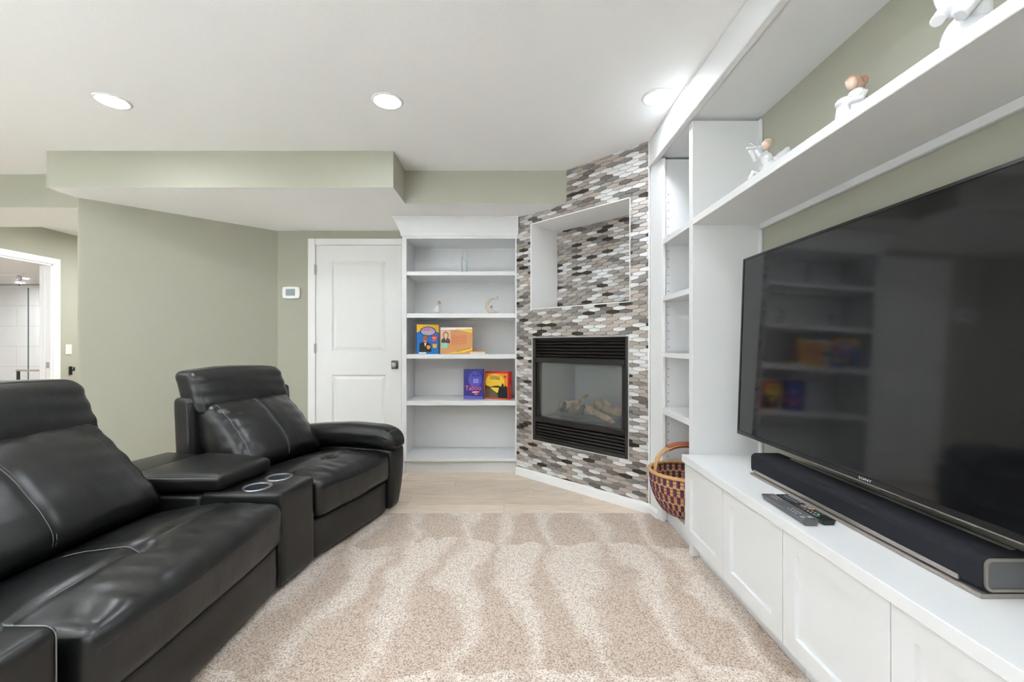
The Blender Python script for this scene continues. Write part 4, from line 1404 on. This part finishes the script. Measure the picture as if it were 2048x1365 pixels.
g4.text('lettering', 'SETTLERS OF', .101, .200, .012, CM['brown'], .080, -.04)
g4.ell('printed_emblem', .200, .198, .010, .011, CM['olive'])
m_ = text_mesh('lettering', 'CATAN', g4.P(.2335, .034, .085), (0, 0, 1), -g4.uy, .034, CM['gold'], g4.t, .0008, width=.085)

# ------------------------------------------------------------------ figurines
def blob(name, balls, mat, parent, vox=.0022, tubes=()):
    m = MB()
    for b in balls:
        m.ball(b[0], b[1], rot=b[2] if len(b) > 2 else None, seg=16)
    for pts, r, tp in tubes:
        m.tube(pts, r, 10, taper=tp)
    o = m.build(name, mat, parent, smooth=True)
    if vox:
        md = o.modifiers.new('fuse', 'REMESH'); md.mode = 'VOXEL'; md.voxel_size = vox; md.use_smooth_shade = True
        sm = o.modifiers.new('soften', 'SMOOTH'); sm.iterations = 4; sm.factor = 0.5
    return o
def off(base):
    b = Vector(base)
    return lambda x, y, z: tuple(b + Vector((x, y, z)))

# robed standing figure, top of the bookcase
zt1 = 1.7256
st = thing('porcelain_statuette', 'slim pale porcelain statuette of a robed veiled figure on the bookcase top shelf', 'figurine', (-.406, 3.80, zt1), 'porcelain figurines')
P = off((-.406, 3.80, zt1))
m = MB(); prof = [(.0, 0.0), (.023, 0.0), (.0245, .006), (.022, .04), (.0235, .09), (.027, .122), (.025, .140), (.016, .158), (.010, .168), (.0, .17)]
NS = 36; vv = []; fs = []
for (r, h) in prof:
    for j in range(NS):
        a = 2 * math.pi * j / NS
        k = 1 + (.07 * math.sin(a * 9 + h * 20) if h < .11 else 0)
        vv.append(P(r * k * math.cos(a), r * k * .85 * math.sin(a), h))
for i in range(len(prof) - 1):
    for j in range(NS):
        fs.append((i * NS + j, i * NS + (j + 1) % NS, (i + 1) * NS + (j + 1) % NS, (i + 1) * NS + j))
emit_mesh('robe', vv, fs, M['porc_blue'], st, smooth=True)
blob('veil', [(P(0, .003, .187), (.0155, .015, .025)), (P(0, .004, .158), (.022, .016, .030))], M['porc_blue'], st)
blob('face', [(P(.001, -.010, .186), (.0095, .008, .0145))], M['skin_porc'], st, 0)
blob('folded_arms', [(P(-.012, -.018, .125), (.014, .010, .012)), (P(.012, -.018, .125), (.014, .010, .012)), (P(0, -.022, .132), (.008, .008, .016))], M['porc_blue'], st)

# kneeling child
kn = thing('kneeling_child_figurine', 'small porcelain child kneeling with bowed brown head on the second shelf', 'figurine', (-.652, 3.80, 1.368), 'porcelain figurines')
P = off((-.652, 3.80, 1.368))
blob('gown', [(P(-.006, 0, .030), (.034, .028, .030)), (P(.006, 0, .055), (.024, .020, .028)), (P(.012, 0, .078), (.016, .014, .014)), (P(-.026, 0, .018), (.020, .020, .018))], M['porcelain'], kn)
blob('face', [(P(.012, -.006, .101), (.013, .012, .015))], M['skin_porc'], kn, 0)
blob('hair', [(P(.016, .002, .106), (.0165, .016, .0165))], M['hair_porc'], kn, 0)
blob('hands', [(P(-.020, -.022, .024), (.010, .008, .008)), (P(.004, -.024, .020), (.010, .008, .009))], M['gold_porc'], kn)

# crescent moon with a sleeping child
mo = thing('crescent_moon_figurine', 'champagne crescent moon figurine cradling a sleeping child on the second shelf', 'figurine', (-.15, 3.80, 1.368), 'porcelain figurines')
P = off((-.150, 3.80, 1.368))
pts = []; tp = []
for i in range(26):
    a = R(78 + 232 * i / 25)
    pts.append(P(.010 + .066 * math.cos(a), 0, .079 + .066 * math.sin(a)))
    tp.append(.12 + .88 * math.sin(math.pi * i / 25) ** .8)
m = MB(); m.tube(pts, .0145, 12, taper=tp); m.build('crescent', M['gold_porc'], mo, smooth=True)
m = MB(); m.tube([P(.022, 0, .143), P(.036, 0, .146), P(.044, 0, .136), P(.040, 0, .130)], .0028, 8); m.build('crescent_tip', M['gold_porc'], mo, smooth=True)
m = MB(); m.prism([(math.cos(R(90 + 36 * i)) * (.010 if i % 2 == 0 else .0045), math.sin(R(90 + 36 * i)) * (.010 if i % 2 == 0 else .0045)) for i in range(10)], -.002, .002, 0, lambda x, z, y: P(.040 + x, y, .157 + z))
m.build('star', M['silver'], mo)
blob('sleeping_child', [(P(-.002, -.008, .052), (.018, .013, .014)), (P(.016, -.008, .036), (.020, .012, .011)), (P(.036, -.006, .026), (.016, .010, .008))], M['porcelain'], mo)
blob('child_head', [(P(-.014, -.010, .068), (.013, .012, .0125))], M['hair_porc'], mo, 0)
blob('child_face', [(P(-.008, -.016, .065), (.008, .007, .009))], M['skin_porc'], mo, 0)

# figurines on the long shelf over the television (seen from below)
zsh = 1.749
an = thing('flute_angel_figurine', 'white porcelain winged child playing a flute on the shelf, farthest from view', 'figurine', (1.03, 1.70, zsh), 'porcelain figurines')
P0 = off((1.03, 1.69, zsh)); P = lambda x, y, z: P0(x * 1.15, y * 1.15, z * 1.13)
rotw = Matrix.Rotation(R(-28), 3, 'Y')
blob('body', [(P(.0, 0, .040), (.030, .030, .036)), (P(-.012, 0, .075), (.022, .024, .030)), (P(-.02, -.01, .018), (.035, .030, .018)), (P(-.030, .012, .010), (.040, .020, .012))], M['porcelain'], an, .0025,
     [([P(-.018, -.012, .098), P(-.045, -.016, .082), P(-.052, -.008, .105)], .008, None), ([P(-.014, .014, .098), P(-.046, .012, .078), P(-.066, .004, .110)], .008, None), ([P(-.01, 0, .02), P(-.06, 0, .03), P(-.07, 0, .004)], .010, None)])
m = MB(); m.tube([P(-.028, 0, .122), P(-.078, .004, .118)], .0035, 8); m.tube([P(-.045, 0, .120), P(-.070, .0, .134)], .003, 8)
m.build('flute', M['porcelain'], an)
blob('face', [(P(-.014, 0, .126), (.016, .017, .018))], M['skin_porc'], an, 0)
blob('hair', [(P(-.008, 0, .132), (.0185, .020, .0185))], M['hair_gold'], an, 0)
blob('wings', [(P(.038, -.016, .085), (.016, .006, .040), Matrix.Rotation(R(35), 3, 'Y')), (P(.038, .016, .085), (.016, .006, .040), Matrix.Rotation(R(35), 3, 'Y')), (P(.018, 0, .075), (.016, .018, .014))], M['porcelain'], an, .0022)

gi = thing('bonnet_girl_figurine', 'porcelain girl with reddish hair in a white dress at the middle of the shelf', 'figurine', (1.045, 1.295, zsh), 'porcelain figurines')
P = off((1.045, 1.295, zsh))
blob('dress', [(P(0, 0, .030), (.044, .044, .034)), (P(.004, 0, .070), (.034, .032, .040)), (P(.008, 0, .105), (.026, .026, .026)), (P(-.030, 0, .085), (.024, .026, .017)), (P(-.036, 0, .045), (.014, .026, .045))], M['porcelain'], gi, .0025,
     [([P(.012, -.026, .105), P(-.006, -.034, .082), P(-.032, -.016, .082)], .010, None), ([P(.012, .026, .105), P(-.006, .034, .082), P(-.032, .016, .082)], .010, None)])
blob('face', [(P(-.013, -.008, .140), (.016, .015, .019))], M['skin_porc'], gi, 0)
blob('hair', [(P(.001, .002, .151), (.0235, .023, .021)), (P(.024, -.004, .152), (.014, .013, .017)), (P(.012, 0, .135), (.017, .021, .016))], M['hair_porc'], gi, .0025)

dv = thing('winged_figure_figurine', 'large white porcelain figure with spread sleeves cut by the top picture edge', 'figurine', (1.045, .955, zsh), 'porcelain figurines')
P0_ = off((1.04, .962, zsh)); P = lambda x, y, z: P0_(x * .85, y * .8, z * .95)
blob('gown', [(P(0, 0, .045), (.040, .045, .05)), (P(.006, 0, .10), (.030, .034, .06)), (P(.010, 0, .155), (.026, .030, .035)), (P(-.03, 0, .012), (.045, .050, .014)), (P(-.024, .01, .050), (.022, .04, .05))], M['porcelain'], dv, .0028,
     [([P(0, -.03, .165), P(-.030, -.05, .12), P(-.065, -.035, .075)], .017, [.8, 1, .9]), ([P(0, .03, .165), P(-.035, .045, .13), P(-.062, .03, .105)], .016, [.8, 1, .9])])
blob('wings', [(P(-.02, .055, .17), (.010, .018, .055), Matrix.Rotation(R(-20), 3, 'X')), (P(.03, -.05, .17), (.010, .02, .055), Matrix.Rotation(R(20), 3, 'X'))], M['porcelain'], dv, 0)
blob('face', [(P(-.004, 0, .205), (.019, .019, .022))], M['skin_porc'], dv, 0)
blob('hair', [(P(.006, 0, .212), (.023, .023, .022))], M['hair_porc'], dv, 0)

# ------------------------------------------------------------------ hall and bathroom bits
sw = thing('light_switch', 'small almond light switch on the hall wall beside the bathroom doorway', 'switch', (XL, 5.10, 1.02))
boxo('switch_plate', XL, XL + .006, 5.072, 5.145, .985, 1.105, M['switchp'], sw, bevel=.002)
boxo('rocker', XL + .006, XL + .010, 5.092, 5.125, 1.01, 1.08, M['switchp'], sw, bevel=.001)
hk = thing('wall_hook', 'small dark wall hook in the hall below the light switch', 'hook', (XL, 5.13, .76))
boxo('hook_plate', XL, XL + .010, 5.110, 5.150, .74, .84, M['black'], hk, bevel=.003)
m = MB(); m.tube([(XL + .008, 5.13, .80), (XL + .045, 5.13, .79), (XL + .050, 5.13, .83)], .010, 8); m.build('hook_arm', M['black'], hk, smooth=True)
sk = thing('strike_plate', 'small steel strike plate on the bathroom door jamb', 'strike plate', (XL - .03, DY1 - .02, .86))
boxo('plate', XL - .048, XL - .012, DY1 - .0225, DY1 - .0205, .83, .90, M['nickel'], sk)
sd_ = thing('shower_screen', 'frameless glass shower door on a steel rail in the bathroom', 'shower door', (-7.2, 6.0, 0.0))
boxo('fixed_glass', -8.68, -6.785, 6.00, 6.008, 0.02, 1.90, M['glass'], sd_)
boxo('glass_edge', -6.785, -6.778, 5.999, 6.009, 0.02, 1.90, M['glassedge'], sd_)
boxo('sliding_glass', -7.4, -6.70, 6.03, 6.038, 0.03, 2.02, M['glass'], sd_)
boxo('rail', -8.68, -6.82, 5.97, 5.99, 2.06, 2.098, M['trim'], sd_, bevel=.003)
for x in (-6.88,):
    m = MB(); m.lathe([(0, 0), (.040, 0), (.040, .018), (.03, .024), (0, .024)], (x, 5.985, 2.125 - .09), 20, axis=(0, -1, 0)); m.build('roller', M['nickel'], sd_, smooth=False)
    m = MB(); m.lathe([(0, 0), (.018, 0), (.018, .02), (0, .02)], (x - .01, 5.985, 1.94), 14, axis=(0, -1, 0)); m.build('guide_bolt', M['dnickel'], sd_)
boxo('threshold', -8.68, -5.42, 5.93, 6.07, 0.0, 0.02, M['bathtile'], sd_)
tbr = thing('towel_stand', 'slim taupe towel stand with a dark post just inside the bathroom doorway', 'towel stand', (-5.88, 5.22, 0))
boxo('bar', -6.03, -5.70, 5.20, 5.235, .775, .795, pmat('taupe_metal', (.30, .26, .24), .4), tbr, bevel=.002)
boxo('post', -5.725, -5.703, 5.207, 5.229, .02, .775, M['black'], tbr)
boxo('post', -6.027, -6.005, 5.207, 5.229, .02, .775, M['black'], tbr)
boxo('base', -6.04, -5.69, 5.12, 5.32, 0.0, .02, M['black'], tbr)
